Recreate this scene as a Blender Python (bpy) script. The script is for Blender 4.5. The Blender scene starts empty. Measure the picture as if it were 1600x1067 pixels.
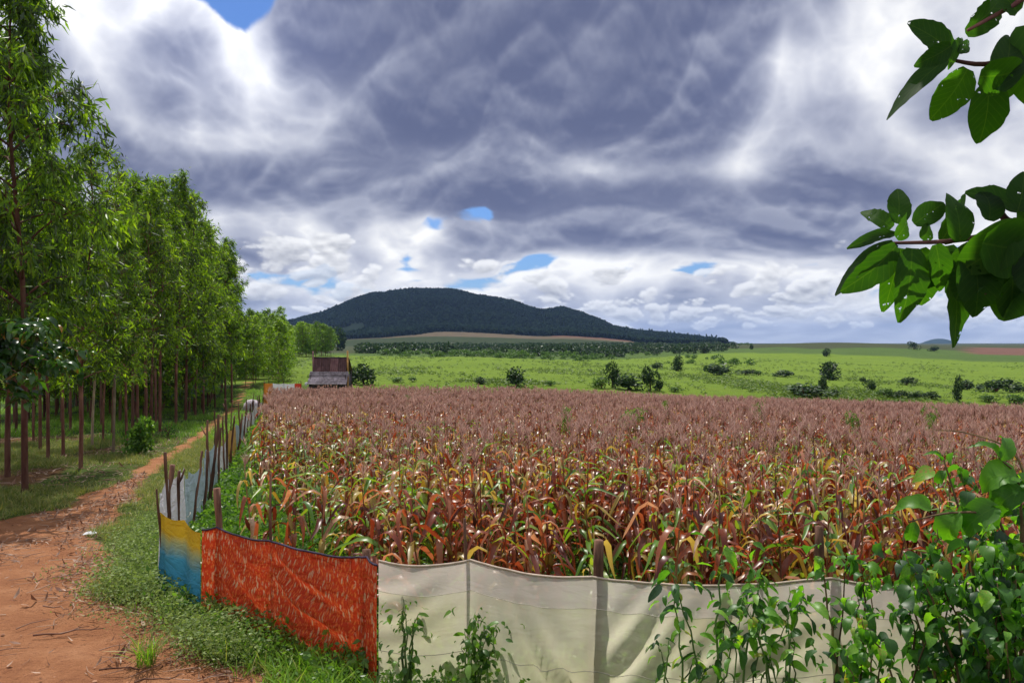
import bpy, math
import numpy as np
from mathutils import Vector, Matrix

R = math.radians
scene = bpy.context.scene
COL = scene.collection

# ------------------------------------------------------------------ camera
EYE = 3.4            # eye height above the field's near edge
FPX = 1250.0         # focal length in pixels of a 1600 px wide frame
HOR = 536.0          # row of the horizontal direction in a 1067 px high frame
cam_d = bpy.data.cameras.new('camera')
cam = bpy.data.objects.new('camera', cam_d)
COL.objects.link(cam)
cam.location = (0, 0, EYE)
cam.rotation_euler = (R(90), 0, 0)
cam_d.sensor_width = 36.0
cam_d.lens = 36.0 * FPX / 1600.0
cam_d.shift_y = (533.5 - HOR) / 1600.0 * -1.0
cam_d.clip_start = 0.05
cam_d.clip_end = 30000
scene.camera = cam

# ------------------------------------------------------------------ light
SUN_EL, SUN_AZ = R(62), R(-20)      # azimuth from +Y, negative = to the left
sdir = Vector((math.sin(SUN_AZ) * math.cos(SUN_EL), math.cos(SUN_AZ) * math.cos(SUN_EL), math.sin(SUN_EL)))
sun_d = bpy.data.lights.new('sun', 'SUN')
sun_d.energy = 4.6
sun_d.angle = R(0.53)
sun_d.color = (1.0, 0.95, 0.87)
sun = bpy.data.objects.new('sun', sun_d)
COL.objects.link(sun)
sun.rotation_euler = sdir.to_track_quat('Z', 'Y').to_euler()
sun.location = (0, 0, 60)

scene.view_settings.view_transform = 'Standard'
scene.view_settings.look = 'None'
scene.view_settings.exposure = 0.0
scene.view_settings.gamma = 1.0
scene.view_settings.use_curve_mapping = False
scene.render.engine = 'CYCLES'
cy = scene.cycles
cy.use_denoising = True
cy.max_bounces = 7
cy.diffuse_bounces = 3
cy.glossy_bounces = 2
cy.transmission_bounces = 4
cy.transparent_max_bounces = 10
cy.volume_bounces = 0
cy.caustics_reflective = False
cy.caustics_refractive = False
cy.sample_clamp_indirect = 4.0


class G:
    """tiny node-graph helper"""
    def __init__(s, tree):
        s.t = tree
        s.n = tree.nodes
        s.l = tree.links

    def put(s, sock, v):
        if v is None:
            return
        if isinstance(v, bpy.types.NodeSocket):
            s.l.new(v, sock)
        elif isinstance(v, (tuple, list)):
            dv = sock.default_value
            try:
                n = len(dv)
            except TypeError:
                n = 1
            v = tuple(v)
            if n == 4 and len(v) == 3:
                v = v + (1.0,)
            sock.default_value = v
        else:
            try:
                sock.default_value = v
            except TypeError:
                sock.default_value = (v,) * len(sock.default_value)

    def m(s, op, a, b=None, c=None, clamp=False):
        n = s.n.new('ShaderNodeMath')
        n.operation = op
        n.use_clamp = clamp
        for i, v in enumerate((a, b, c)):
            s.put(n.inputs[i], v)
        return n.outputs[0]

    def vm(s, op, a, b=None, scale=None):
        n = s.n.new('ShaderNodeVectorMath')
        n.operation = op
        s.put(n.inputs[0], a)
        if b is not None:
            s.put(n.inputs[1], b)
        if scale is not None:
            s.put(n.inputs['Scale'], scale)
        return n.outputs['Value'] if op in ('LENGTH', 'DISTANCE', 'DOT_PRODUCT') else n.outputs[0]

    def noise(s, vec, scale, detail=4, rough=.5, dist=0.0, col=False):
        n = s.n.new('ShaderNodeTexNoise')
        s.put(n.inputs['Vector'], vec)
        s.put(n.inputs['Scale'], scale)
        n.inputs['Detail'].default_value = detail
        n.inputs['Roughness'].default_value = rough
        n.inputs['Distortion'].default_value = dist
        return n.outputs['Color' if col else 'Fac']

    def vor(s, vec, scale, rnd=1.0, out='Distance', feature='F1'):
        n = s.n.new('ShaderNodeTexVoronoi')
        n.feature = feature
        s.put(n.inputs['Vector'], vec)
        n.inputs['Scale'].default_value = scale
        n.inputs['Randomness'].default_value = rnd
        return n.outputs[out]

    def rng(s, v, a, b, c=0.0, d=1.0, smooth=True):
        n = s.n.new('ShaderNodeMapRange')
        n.interpolation_type = 'SMOOTHSTEP' if smooth else 'LINEAR'
        s.put(n.inputs[0], v)
        for i, k in enumerate((a, b, c, d)):
            s.put(n.inputs[i + 1], k)
        return n.outputs[0]

    def mix(s, f, a, b, mode='MIX'):
        n = s.n.new('ShaderNodeMix')
        n.data_type = 'RGBA'
        n.blend_type = mode
        s.put(n.inputs[0], f)
        s.put(n.inputs[6], a)
        s.put(n.inputs[7], b)
        return n.outputs[2]

    def ramp(s, f, stops):
        n = s.n.new('ShaderNodeValToRGB')
        e = n.color_ramp.elements
        while len(e) < len(stops):
            e.new(0.5)
        for k, (p, c) in zip(e, stops):
            k.position = p
            k.color = tuple(c) + (1,)
        s.put(n.inputs[0], f)
        return n.outputs[0]

    def scale(s, vec, xyz):
        return s.vm('MULTIPLY', vec, xyz)


# ------------------------------------------------------------------ sky
# thick decks (+) and bright thin places (-) of the cloud cover; bearings written as u, v of a 1600 px frame: u, v, width, height, amount
LAYOUT=[(880,70,640,330,1.5),(1060,20,330,260,.40),(560,190,330,190,.40),(1090,340,500,100,1.15),(540,300,340,80,1.0),(230,262,340,70,.9),(130,150,280,120,.65),(860,330,430,70,.7),(640,60,230,180,.25),
(1430,310,240,90,.5),(1490,190,170,80,.55),(840,382,330,36,.6),(1000,205,330,80,.4),(700,150,260,160,.25),
(330,50,320,160,-.58),(1260,100,200,170,-.72),(640,352,190,50,-.75),(740,236,300,36,-.22),(960,268,330,34,-.45),(1380,50,260,130,-.35),(420,160,260,80,-.35),(990,425,440,40,-.3),(300,220,200,40,-.3),(1330,230,200,60,-.4),(560,400,300,50,-.25)]
HOLES=[(400,-44,270,118,3.1),(730,338,96,48,2.4),(1592,170,60,80,1.1),(1300,-40,120,80,2.0),(840,408,70,24,1.1),(1100,418,80,30,1.5),(450,440,180,50,1.1),(1500,40,60,40,.5)]


def sstep(a, b, x):
    t = np.clip((np.asarray(x, float) - a) / (b - a), 0, 1)
    return t * t * (3 - 2 * t)


def cloud_noise(N=1024):
    fx = np.fft.fftfreq(N)[:, None] * N
    fy = np.fft.rfftfreq(N)[None] * N
    kk = np.hypot(fx, fy)

    def band(seed, k0, width=.45):
        r = np.random.default_rng(seed)
        sp = np.fft.rfft2(r.normal(size=(N, N)).astype(np.float32))
        n = np.fft.irfft2(sp * np.exp(-(np.log2(np.maximum(kk, .5) / k0) / width) ** 2), s=(N, N)).astype(np.float32)
        return n / n.std()
    bands = [band(q, 2.0 * 2 ** q) for q in range(8)]
    bil = sum((.44 ** k) * (np.abs(bands[k + 1]) - .8) for k in range(7)).astype(np.float32)
    fb = sum((.50 ** k) * bands[k] for k in range(8)).astype(np.float32)
    wx = sum((.5 ** k) * np.roll(bands[k + 1], 300, 0) for k in range(5)).astype(np.float32)
    wy = sum((.5 ** k) * np.roll(bands[k + 1], 500, 1) for k in range(5)).astype(np.float32)
    return bil / bil.std(), fb / fb.std(), wx, wy


def cloud_field(noise, dx, dy, dz):
    """Cloud colour and cover for sky directions: billowing thickness, lit from behind by the high sun."""
    bil, fb, wx, wy = noise
    N = len(bil)

    def samp(T, x, y):
        x, y = (x % 1.0) * N, (y % 1.0) * N
        xi, yi = x.astype(np.int32), y.astype(np.int32)
        a, b = (x - xi).astype(np.float32), (y - yi).astype(np.float32)
        xi %= N
        yi %= N
        x2, y2 = (xi + 1) % N, (yi + 1) % N
        return (T[xi, yi] * (1 - a) + T[x2, yi] * a) * (1 - b) + (T[xi, y2] * (1 - a) + T[x2, y2] * a) * b
    z = np.maximum(dz, 0)
    hl = np.hypot(dx, dy) + 1e-9
    sa, ca = dx / hl, dy / hl

    def blob(u, v, su, sv, amp):
        c = np.array([(u - 800) / FPX, 1, -(v - HOR) / FPX])
        c /= np.linalg.norm(c)
        q = ((dx - c[0]) / su) ** 2 + ((dy - c[1]) / 900) ** 2 + ((dz - c[2]) / sv) ** 2
        return amp * (1 - sstep(0, 1, np.sqrt(q) * FPX))

    az = np.arctan2(dx, dy) / (2 * math.pi)

    def thickness(zs):
        up = sstep(.55, .80, zs)                    # overhead the bearing loses its meaning: go over to a flat deck
        w = .22 * np.log(zs + .07)
        wa = az + .0004 * samp(wx, az * 4, w * 2)
        w = w + .002 * samp(wy, az * 4 + .3, w * 2)
        f = samp(fb, wa * 4 + .31, w * 1.15 + .58)
        b = samp(bil, wa * 6 + .10, w * 1.75 + .22)
        if up.max() > 0:
            rho = .30 / (zs + .22)
            px, py = sa * rho, ca * rho
            f = f * (1 - up) + up * samp(fb, px * .62 + .71, py * .62 + .22)
            b = b * (1 - up) + up * samp(bil, px * .85 + .31, py * .85 + .4)
        return f, b
    f1, b1 = thickness(z)
    f2, b2 = thickness(z + .012)
    lay = sum(blob(*a) for a in LAYOUT)
    hole = sum(blob(*a) for a in HOLES)
    low = 1 - sstep(.04, .15, z)
    body = .30 * f1 + .32 * b1
    cover = 1.53 + 1.35 * body + 1.1 * np.clip(lay, -.15, .9) - hole - .30 * low
    alpha = sstep(.0, .45, cover)
    T = .38 + .9 * body + lay + .14 * low
    tau = np.maximum(T, 0)
    dH = .55 * (f1 - f2) + .45 * (b1 - b2)           # thinner just above: a sunlit upper edge
    tr = np.exp(-(1.5 * tau) ** 1.5)
    lit = np.clip(.44 + .95 * dH, 0, 1)
    bright = tr * (.74 + .46 * lit) + (1 - tr) * (.62 * lit ** 1.5 * np.exp(-.50 * tau) + .02)
    t = np.clip(bright, 0, 1.12)[..., None]
    lo = np.array([.105, .125, .235])
    hi = np.array([1.0, 1.0, 1.0])
    col = lo * (1 - t) + hi * t + np.array([-.012, .0, .04]) * (4 * np.clip(t * (1 - t), 0, 1))
    # heaped cumulus standing low over the horizon, small and crisp, white tops on grey bases
    for (k, e0, e1, thr, sc, sh) in ((44, .002, .075, .25, 2.2, .3), (26, .03, .17, .45, 1.7, .62)):
        def puff(zs):
            return .75 * samp(bil, az * k * .5 + sh, zs * k * sc * .08 + sh) + .80 * samp(fb, az * (k * .5 - 5) + .2 + sh, zs * k * sc * .08 + .1) + .55 * samp(fb, az * 3 + .6 + sh, zs * 1.1)
        q1, q2 = puff(z), puff(z + .16 / k)
        env = sstep(e0, e0 + .02, z) * (1 - sstep(e1 * .7, e1, z))
        cov2 = sstep(thr, thr + .75, q1 - 4 * (1 - env) - .9 * np.maximum(lay, 0)) * .80
        l2 = np.clip(.54 + .42 * (q1 - q2), .0, 1.0)
        core = np.exp(-.25 * np.maximum(q1 - thr, 0))
        tone = np.clip((.38 + .80 * l2) * (.58 + .5 * core), .24, 1.10)
        c2 = tone[..., None] * np.array([1.0, 1.0, 1.0]) + (1 - tone)[..., None] * np.array([.03, .05, .12])
        col = col * (1 - cov2[..., None]) + c2 * cov2[..., None]
        alpha = np.maximum(alpha, cov2)
    # light spilling through around the hidden sun
    glow = blob(330, 40, 330, 210, .35) + blob(1250, 110, 230, 190, .10)
    col = col * (1 + glow[..., None])
    return col, alpha


def build_world():
    w = bpy.data.worlds.new('World')
    scene.world = w
    w.use_nodes = True
    t = w.node_tree
    t.nodes.clear()
    g = G(t)
    out = g.n.new('ShaderNodeOutputWorld')
    bg = g.n.new('ShaderNodeBackground')
    g.l.new(bg.outputs[0], out.inputs[0])
    sky = g.n.new('ShaderNodeTexSky')
    sky.sky_type = 'NISHITA'
    sky.sun_disc = False
    sky.sun_elevation = SUN_EL
    sky.sun_rotation = SUN_AZ
    sky.dust_density = 0.6
    sky.ozone_density = 2.0
    bg.inputs['Strength'].default_value = 0.10
    K = 10.0                                        # cloud radiance over the strength
    # the cloud cover, computed here once for the whole dome
    W, H = 4096, 2048
    px = np.zeros((H, W, 4), dtype=np.float32)
    px[..., :3] = (.45, .50, .58)
    px[..., 3] = 1
    noise = cloud_noise()
    th = (.5 - (np.arange(W) + .5) / W) * 2 * math.pi
    for r0 in range(1000, H, 131):
        r = np.arange(r0, min(H, r0 + 131))
        el = ((r + .5) / H - .5) * math.pi
        dz = np.sin(el)[:, None] * np.ones(W)[None]
        dx = np.cos(el)[:, None] * np.cos(th)[None]
        dy = np.cos(el)[:, None] * np.sin(th)[None]
        col, al = cloud_field(noise, dx, dy, dz)
        px[r, :, :3] = col
        px[r, :, 3] = al
    tc = g.n.new('ShaderNodeTexCoord')

    def dome(name, data):
        h_, w_ = data.shape[:2]
        im = bpy.data.images.new(name, w_, h_, alpha=False, float_buffer=True)
        im.colorspace_settings.name = 'Non-Color'
        im.pixels.foreach_set(np.ascontiguousarray(data, dtype=np.float32).ravel())
        im.update()
        im.pack()
        env = g.n.new('ShaderNodeTexEnvironment')
        env.image = im
        env.interpolation = 'Linear'
        g.l.new(tc.outputs['Generated'], env.inputs[0])
        return env.outputs['Color']
    cov = np.ones_like(px)
    cov[..., :3] = px[..., 3:]
    px[..., 3] = 1
    cloud_rgb = dome('cloud_light', px)
    cloud_cov = dome('cloud_cover', cov)
    sp = g.n.new('ShaderNodeSeparateXYZ')
    g.l.new(tc.outputs['Generated'], sp.inputs[0])
    zz = g.m('MAXIMUM', sp.outputs[2], 0.0)
    skyc = g.vm('MULTIPLY', sky.outputs[0], (.50, .74, 1.15))
    c = g.mix(cloud_cov, skyc, g.vm('SCALE', cloud_rgb, scale=K))
    # pale air towards the horizon
    c = g.mix(g.rng(zz, 0.0, 0.09, .36, 0.0), c, (.68 * K, .75 * K, .88 * K))
    g.l.new(c, bg.inputs[0])
    w.cycles.sampling_method = 'MANUAL'
    w.cycles.sample_map_resolution = 1024


build_world()


# ------------------------------------------------------------------ mesh helpers
def make_mesh(name, V, Fs, mats, MIs=None, smooth=False, attrs=None):
    me = bpy.data.meshes.new(name)
    V = np.asarray(V, dtype=np.float32).reshape(-1, 3)
    me.vertices.add(len(V))
    me.vertices.foreach_set('co', V.ravel())
    loops, starts, n, mi = [], [], 0, []
    for k, F in enumerate(Fs):
        F = np.asarray(F, dtype=np.int32)
        if F.size == 0:
            continue
        c = F.shape[1]
        loops.append(F.ravel())
        starts.append(n + np.arange(len(F), dtype=np.int32) * c)
        n += F.size
        mi.append(np.full(len(F), 0 if MIs is None else MIs[k], dtype=np.int32))
    loops = np.concatenate(loops)
    starts = np.concatenate(starts)
    mi = np.concatenate(mi)
    me.loops.add(len(loops))
    me.polygons.add(len(starts))
    me.loops.foreach_set('vertex_index', loops)
    me.polygons.foreach_set('loop_start', starts)
    for m in mats:
        me.materials.append(m)
    me.polygons.foreach_set('material_index', mi)
    if smooth:
        me.polygons.foreach_set('use_smooth', np.ones(len(starts), dtype=bool))
    if attrs:
        for an, (kind, data) in attrs.items():
            a = me.attributes.new(an, kind, 'POINT')
            a.data.foreach_set('value' if kind == 'FLOAT' else 'color', np.asarray(data, dtype=np.float32).ravel())
    me.update(calc_edges=True)
    return me


class MB:
    def __init__(s):
        s.V, s.F, s.M, s.n = [], [], [], 0

    def add(s, V, F, mi=0):
        V = np.asarray(V, dtype=np.float64).reshape(-1, 3)
        F = np.asarray(F, dtype=np.int64)
        s.V.append(V)
        s.F.append(F + s.n)
        s.M.append(mi)
        s.n += len(V)
        return s

    def mesh(s, name, mats, smooth=False):
        return make_mesh(name, np.concatenate(s.V), s.F, mats, s.M, smooth)

    def arrays(s):
        return np.concatenate(s.V), s.F, s.M


def obj(name, me, parent=None, loc=None, rot=None, scale=None):
    o = bpy.data.objects.new(name, me)
    COL.objects.link(o)
    if parent is not None:
        o.parent = parent
    if loc is not None:
        o.location = loc
    if rot is not None:
        o.rotation_euler = rot
    if scale is not None:
        o.scale = scale if hasattr(scale, '__len__') else (scale,) * 3
    return o


def tag(o, label=None, cat=None, group=None, kind=None):
    if label:
        o['label'] = label
    if cat:
        o['category'] = cat
    if group:
        o['group'] = group
    if kind:
        o['kind'] = kind
    return o


def thing(name, label, cat, loc=(0, 0, 0), rotz=0.0, group=None):
    o = bpy.data.objects.new(name, None)
    COL.objects.link(o)
    o.empty_display_size = .2
    o.location = loc
    o.rotation_euler = (0, 0, rotz)
    return tag(o, label, cat, group)


def tube(P, rad, sides=6, cap=True, wob=0.0, rg=None):
    P = np.asarray(P, float)
    n = len(P)
    rad = np.broadcast_to(np.asarray(rad, float), (n,))
    T = np.gradient(P, axis=0)
    T /= np.linalg.norm(T, axis=1)[:, None] + 1e-12
    ref = np.array([0., 0, 1]) if abs(T[0, 2]) < .8 else np.array([1., 0, 0])
    A = np.cross(T, ref)
    A /= np.linalg.norm(A, axis=1)[:, None] + 1e-12
    B = np.cross(T, A)
    th = np.arange(sides) / sides * 2 * math.pi
    rr = rad[:, None] * np.ones((n, sides))
    if wob and rg is not None:
        rr = rr * (1 + wob * rg.uniform(-1, 1, (n, sides)))
    V = P[:, None, :] + rr[:, :, None] * (np.cos(th)[None, :, None] * A[:, None, :] + np.sin(th)[None, :, None] * B[:, None, :])
    i = np.arange(n - 1)[:, None] * sides
    j = np.arange(sides)[None, :]
    k = (j + 1) % sides
    F = np.stack([i + j, i + k, i + sides + k, i + sides + j], -1).reshape(-1, 4)
    V = V.reshape(-1, 3)
    tris = None
    if cap:
        V = np.concatenate([V, P[-1:] + T[-1:] * rad[-1] * .15])
        top = (n - 1) * sides
        tris = np.stack([top + np.arange(sides), top + (np.arange(sides) + 1) % sides, np.full(sides, len(V) - 1)], -1)
    return V, F, tris


def add_tube(mb, P, rad, sides=6, mi=0, wob=0.0, rg=None, cap=True):
    V, F, t = tube(P, rad, sides, cap, wob, rg)
    base = mb.n
    mb.add(V, F, mi)
    if t is not None:
        mb.F.append(t + base)
        mb.M.append(mi)


def box(mb, lo, hi, mi=0, M=None):
    x0, y0, z0 = lo
    x1, y1, z1 = hi
    V = np.array([[x0, y0, z0], [x1, y0, z0], [x1, y1, z0], [x0, y1, z0], [x0, y0, z1], [x1, y0, z1], [x1, y1, z1], [x0, y1, z1]], float)
    if M is not None:
        V = np.array([M @ Vector(v) for v in V])
    mb.add(V, [[0, 3, 2, 1], [4, 5, 6, 7], [0, 1, 5, 4], [1, 2, 6, 5], [2, 3, 7, 6], [3, 0, 4, 7]], mi)


def scatter(variants, choice, pos, rz, sc, mb=None, tilt=None):
    """Stamp copies of ready vertex arrays into one builder."""
    mb = mb or MB()
    pos, rz, sc = np.asarray(pos, float), np.asarray(rz, float), np.asarray(sc, float)
    if sc.ndim == 1:
        sc = np.stack([sc] * 3, -1)
    for k, (V, Fs, Ms) in enumerate(variants):
        w = np.where(choice == k)[0]
        if not len(w):
            continue
        c, s = np.cos(rz[w])[:, None], np.sin(rz[w])[:, None]
        X = V[None] * sc[w][:, None, :]
        if tilt is not None:
            tx = tilt[w]
            X = np.stack([X[..., 0] + X[..., 2] * tx[:, :1], X[..., 1] + X[..., 2] * tx[:, 1:], X[..., 2]], -1)
        Y = np.stack([X[..., 0] * c - X[..., 1] * s, X[..., 0] * s + X[..., 1] * c, X[..., 2]], -1) + pos[w][:, None, :]
        base = mb.n
        nv = V.shape[0]
        mb.V.append(Y.reshape(-1, 3))
        mb.n += nv * len(w)
        off = (base + np.arange(len(w)) * nv)[:, None, None]
        for F, m in zip(Fs, Ms):
            mb.F.append((np.asarray(F)[None] + off).reshape(-1, np.asarray(F).shape[1]))
            mb.M.append(m)
    return mb


def vnoise(x, y, seed=0):
    """smooth value noise, 0..1"""
    x, y = np.asarray(x, float), np.asarray(y, float)
    xi, yi = np.floor(x), np.floor(y)
    fx, fy = x - xi, y - yi
    fx, fy = fx * fx * (3 - 2 * fx), fy * fy * (3 - 2 * fy)

    def h(a, b):
        v = np.sin(a * 127.1 + b * 311.7 + seed * 74.7) * 43758.5453
        return v - np.floor(v)
    return (h(xi, yi) * (1 - fx) + h(xi + 1, yi) * fx) * (1 - fy) + (h(xi, yi + 1) * (1 - fx) + h(xi + 1, yi + 1) * fx) * fy


def fbm(x, y, seed=0, oct=4):
    s, a, t = 0, .5, 0
    for k in range(oct):
        s = s + a * vnoise(x * 2 ** k, y * 2 ** k, seed + k)
        t += a
        a *= .5
    return s / t


# ------------------------------------------------------------------ terrain
_T = np.array([-1.2, -.64, -.32, -.08, .16, .40, .64, 1.2])
_D = np.array([90., 150, 250, 400, 700, 1200, 2000, 12000])
_VV = np.array([  # picture row at which the ground of that bearing lies at that distance
    [607, 580, 562, 552, 545, 541, 539, 536.4],
    [607, 580, 562, 552, 545, 541, 539, 536.4],
    [603, 578, 560, 551, 545, 541, 539, 536.4],
    [601, 580, 562, 553, 545, 540, 538, 536.4],
    [608, 590, 574, 559, 547, 538, 537, 536.4],
    [618, 601, 583, 564, 535, 538, 538, 536.4],
    [626, 608, 590, 570, 547, 541, 539, 536.4],
    [626, 608, 590, 570, 551, 543, 539, 536.4]])


def near_z(x, y):
    yy = np.maximum(y, 6.0)
    z = -0.033 * (yy - 10) * sstep(6, 16, yy)
    z = z - 0.012 * np.clip(yy - 28, 0, 70)
    z = z - 0.0006 * np.maximum(x, 0) * np.clip(yy, 0, 90) * sstep(6, 20, yy)
    z = z + 1.75 * (1 - sstep(1.2, 6.8, y + 0.12 * np.minimum(x, 0)))
    z = z + .10 * (fbm(x * .35, y * .35, 3) - .5) * sstep(9, 13, yy) + .05 * (fbm(x * 1.1, y * 1.1, 9) - .5)
    return z


def gz(x, y):
    x, y = np.asarray(x, float), np.asarray(y, float)
    n = near_z(x, y)
    ys = np.maximum(y, 60.0)
    t = np.clip(x / ys, -1.2, 1.2)
    lt, ld = np.clip(np.searchsorted(_T, t) - 1, 0, len(_T) - 2), np.clip(np.searchsorted(_D, ys) - 1, 0, len(_D) - 2)
    ft = (t - _T[lt]) / (_T[lt + 1] - _T[lt])
    ft = ft * ft * (3 - 2 * ft)
    fd = np.clip((1 / ys - 1 / _D[ld]) / (1 / _D[ld + 1] - 1 / _D[ld]), 0, 1)
    v = (_VV[lt, ld] * (1 - fd) + _VV[lt, ld + 1] * fd) * (1 - ft) + (_VV[lt + 1, ld] * (1 - fd) + _VV[lt + 1, ld + 1] * fd) * ft
    f = EYE - (v - HOR) / FPX * ys
    f = f + .5 * (fbm(x * .03, y * .03, 5) - .5) * sstep(100, 300, ys)
    w = sstep(68, 98, y)
    return n * (1 - w) + f * w


def gzs(x, y):
    return float(gz(np.array([x]), np.array([y]))[0])


def on_ground(u, v, dmin=8.0, dmax=3000, up=0.0):
    """World point whose ground (raised by up) is seen at a picture position."""
    d = np.exp(np.linspace(math.log(dmin), math.log(dmax), 3000))
    x = (u - 800) / FPX * d
    row = HOR + (EYE - gz(x, d) - up) / d * FPX
    k = np.argmax(row <= v)
    return float(x[k]), float(d[k])


_PY = np.array([-10, 8, 9.8, 10.8, 12, 12.7, 13.6, 15, 18, 24.3, 34.6, 61, 90, 130])
_PR = np.array([-1.8, -2.5, -4.0, -5.5, -5.9, -6.2, -7.0, -7.7, -8.8, -10.8, -13.55, -21.6, -29.8, -41])
_PL = np.array([-30, -30, -30, -30, -30, -30, -14, -11.0, -9.95, -11.45, -14.2, -22.2, -30.4, -42])


def dirt_mask(x, y):
    r, l = np.interp(y, _PY, _PR), np.interp(y, _PY, _PL)
    wob = (fbm(x * .9, y * .9, 21) - .5) * np.interp(y, [8, 30, 90], [1.5, .7, .5])
    e = np.interp(y, [8, 20, 60], [.35, .22, .25])
    m = sstep(-e, e, (r - x) + wob) * sstep(-e, e, (x - l) + wob)
    return m * (y < 110)


# the fence line at the edge of the maize field
FA = np.array([-4.80, 10.9])       # corner
FB = np.array([-19.4, 62.0])       # far end


def fence_x(y):
    return FA[0] + (np.asarray(y) - FA[1]) * (FB[0] - FA[0]) / (FB[1] - FA[1])


def front_y(x):
    return np.interp(x, [-4.8, -3.80, -2.77, -1.44, -1.28, -.40, .72, 2.84, 6, 40], [10.9, 9.78, 9.12, 8.02, 7.66, 7.68, 7.2, 7.1, 7.0, 6.9])


def back_y(x):                      # far edge of the maize
    return np.interp(x, [-24, -10, 0, 10, 20, 30, 45, 60], [70, 74, 73, 70, 67, 64, 60, 56])


# ------------------------------------------------------------------ materials
def new_mat(name):
    m = bpy.data.materials.new(name)
    m.use_nodes = True
    t = m.node_tree
    b = t.nodes['Principled BSDF']
    return m, G(t), b, t.nodes['Material Output']


def island_random(g):
    geo = g.n.new('ShaderNodeNewGeometry')
    oi = g.n.new('ShaderNodeObjectInfo')
    return g.m('FRACT', g.m('ADD', geo.outputs['Random Per Island'], oi.outputs['Random'])), geo, oi


def leaf_mat(name, stops, trans=.4, tcol=None, rough=.42, spec=.5, holes=False, noise_scale=9.0, veins=False, per_obj=None):
    m, g, b, out = new_mat(name)
    r, geo, oi = island_random(g)
    tc = g.n.new('ShaderNodeTexCoord')
    nz = g.noise(tc.outputs['Object'], noise_scale, 3, .6)
    f = g.m('ADD', r, g.m('MULTIPLY', g.m('SUBTRACT', nz, .5), .35), clamp=True)
    c = g.ramp(f, stops)
    if per_obj:                                     # one tree darker or yellower than the next
        c = g.vm('MULTIPLY', c, g.mix(oi.outputs['Random'], per_obj[0], per_obj[1]))
    c2 = c
    if veins:                                       # leaf meshes run along +X, the midrib on y = 0
        sp = g.n.new('ShaderNodeSeparateXYZ')
        g.l.new(tc.outputs['Object'], sp.inputs[0])
        ay = g.m('ABSOLUTE', sp.outputs[1])
        wv = g.m('ABSOLUTE', g.m('SUBTRACT', g.m('FRACT', g.m('MULTIPLY', g.m('SUBTRACT', sp.outputs[0], g.m('MULTIPLY', ay, .9)), 9.0)), .5))
        vein = g.m('MAXIMUM', g.rng(ay, .006, .014, 1, 0), g.rng(wv, .03, .09, .55, 0))
        c = g.mix(g.m('MULTIPLY', vein, .42), c, g.vm('ADD', g.vm('MULTIPLY', c, (1.5, 1.35, 1.2)), (.03, .035, .01)))
        c2 = c
    g.put(b.inputs['Base Color'], c2)
    b.inputs['Roughness'].default_value = rough
    b.inputs['Specular IOR Level'].default_value = spec
    tr = g.n.new('ShaderNodeBsdfTranslucent')
    tm = tcol or (1.5, 1.5, .7)
    g.put(tr.inputs[0], g.vm('MULTIPLY', c, tm))
    mx = g.n.new('ShaderNodeMixShader')
    mx.inputs[0].default_value = trans
    g.l.new(b.outputs[0], mx.inputs[1])
    g.l.new(tr.outputs[0], mx.inputs[2])
    last = mx.outputs[0]
    if holes:
        tp = g.n.new('ShaderNodeBsdfTransparent')
        mh = g.n.new('ShaderNodeMixShader')
        loc = g.vm('ADD', tc.outputs['Object'], g.vm('SCALE', (7.3, 3.1, 5.7), scale=oi.outputs['Random']))
        h = g.m('ADD', g.vor(g.vm('ADD', loc, g.vm('SCALE', g.noise(loc, 14.0, 3, .7, col=True), scale=.13)), 9.0), g.m('MULTIPLY', g.rng(g.noise(loc, 2.6, 2), .46, .62, 1, 0), .30))
        hf = g.rng(h, .17, .20, 1, 0)
        g.l.new(hf, mh.inputs[0])
        g.l.new(last, mh.inputs[1])
        g.l.new(tp.outputs[0], mh.inputs[2])
        last = mh.outputs[0]
    g.l.new(last, out.inputs[0])
    return m


def bark_mat(name, a, b_, scale=6.0, stretch=.2, rough=.85):
    m, g, b, out = new_mat(name)
    tc = g.n.new('ShaderNodeTexCoord')
    oi = g.n.new('ShaderNodeObjectInfo')
    v = g.vm('ADD', g.scale(tc.outputs['Object'], (1, 1, stretch)), g.vm('SCALE', (3., 5., 7.), scale=oi.outputs['Random']))
    n1 = g.noise(v, scale, 5, .65)
    n2 = g.noise(tc.outputs['Object'], 1.3, 2, .5)
    c = g.mix(g.rng(n1, .35, .65), a, b_)
    c = g.mix(g.rng(n2, .5, .7, 0, .45), c, tuple(min(1, k * 1.9) for k in b_))
    c = g.vm('SCALE', c, scale=g.rng(oi.outputs['Random'], 0, 1, .65, 1.7, False))
    g.put(b.inputs['Base Color'], c)
    b.inputs['Roughness'].default_value = rough
    b.inputs['Specular IOR Level'].default_value = .25
    bp = g.n.new('ShaderNodeBump')
    bp.inputs['Strength'].default_value = .6
    bp.inputs['Distance'].default_value = .02
    g.l.new(n1, bp.inputs['Height'])
    g.l.new(bp.outputs[0], b.inputs['Normal'])
    return m


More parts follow.
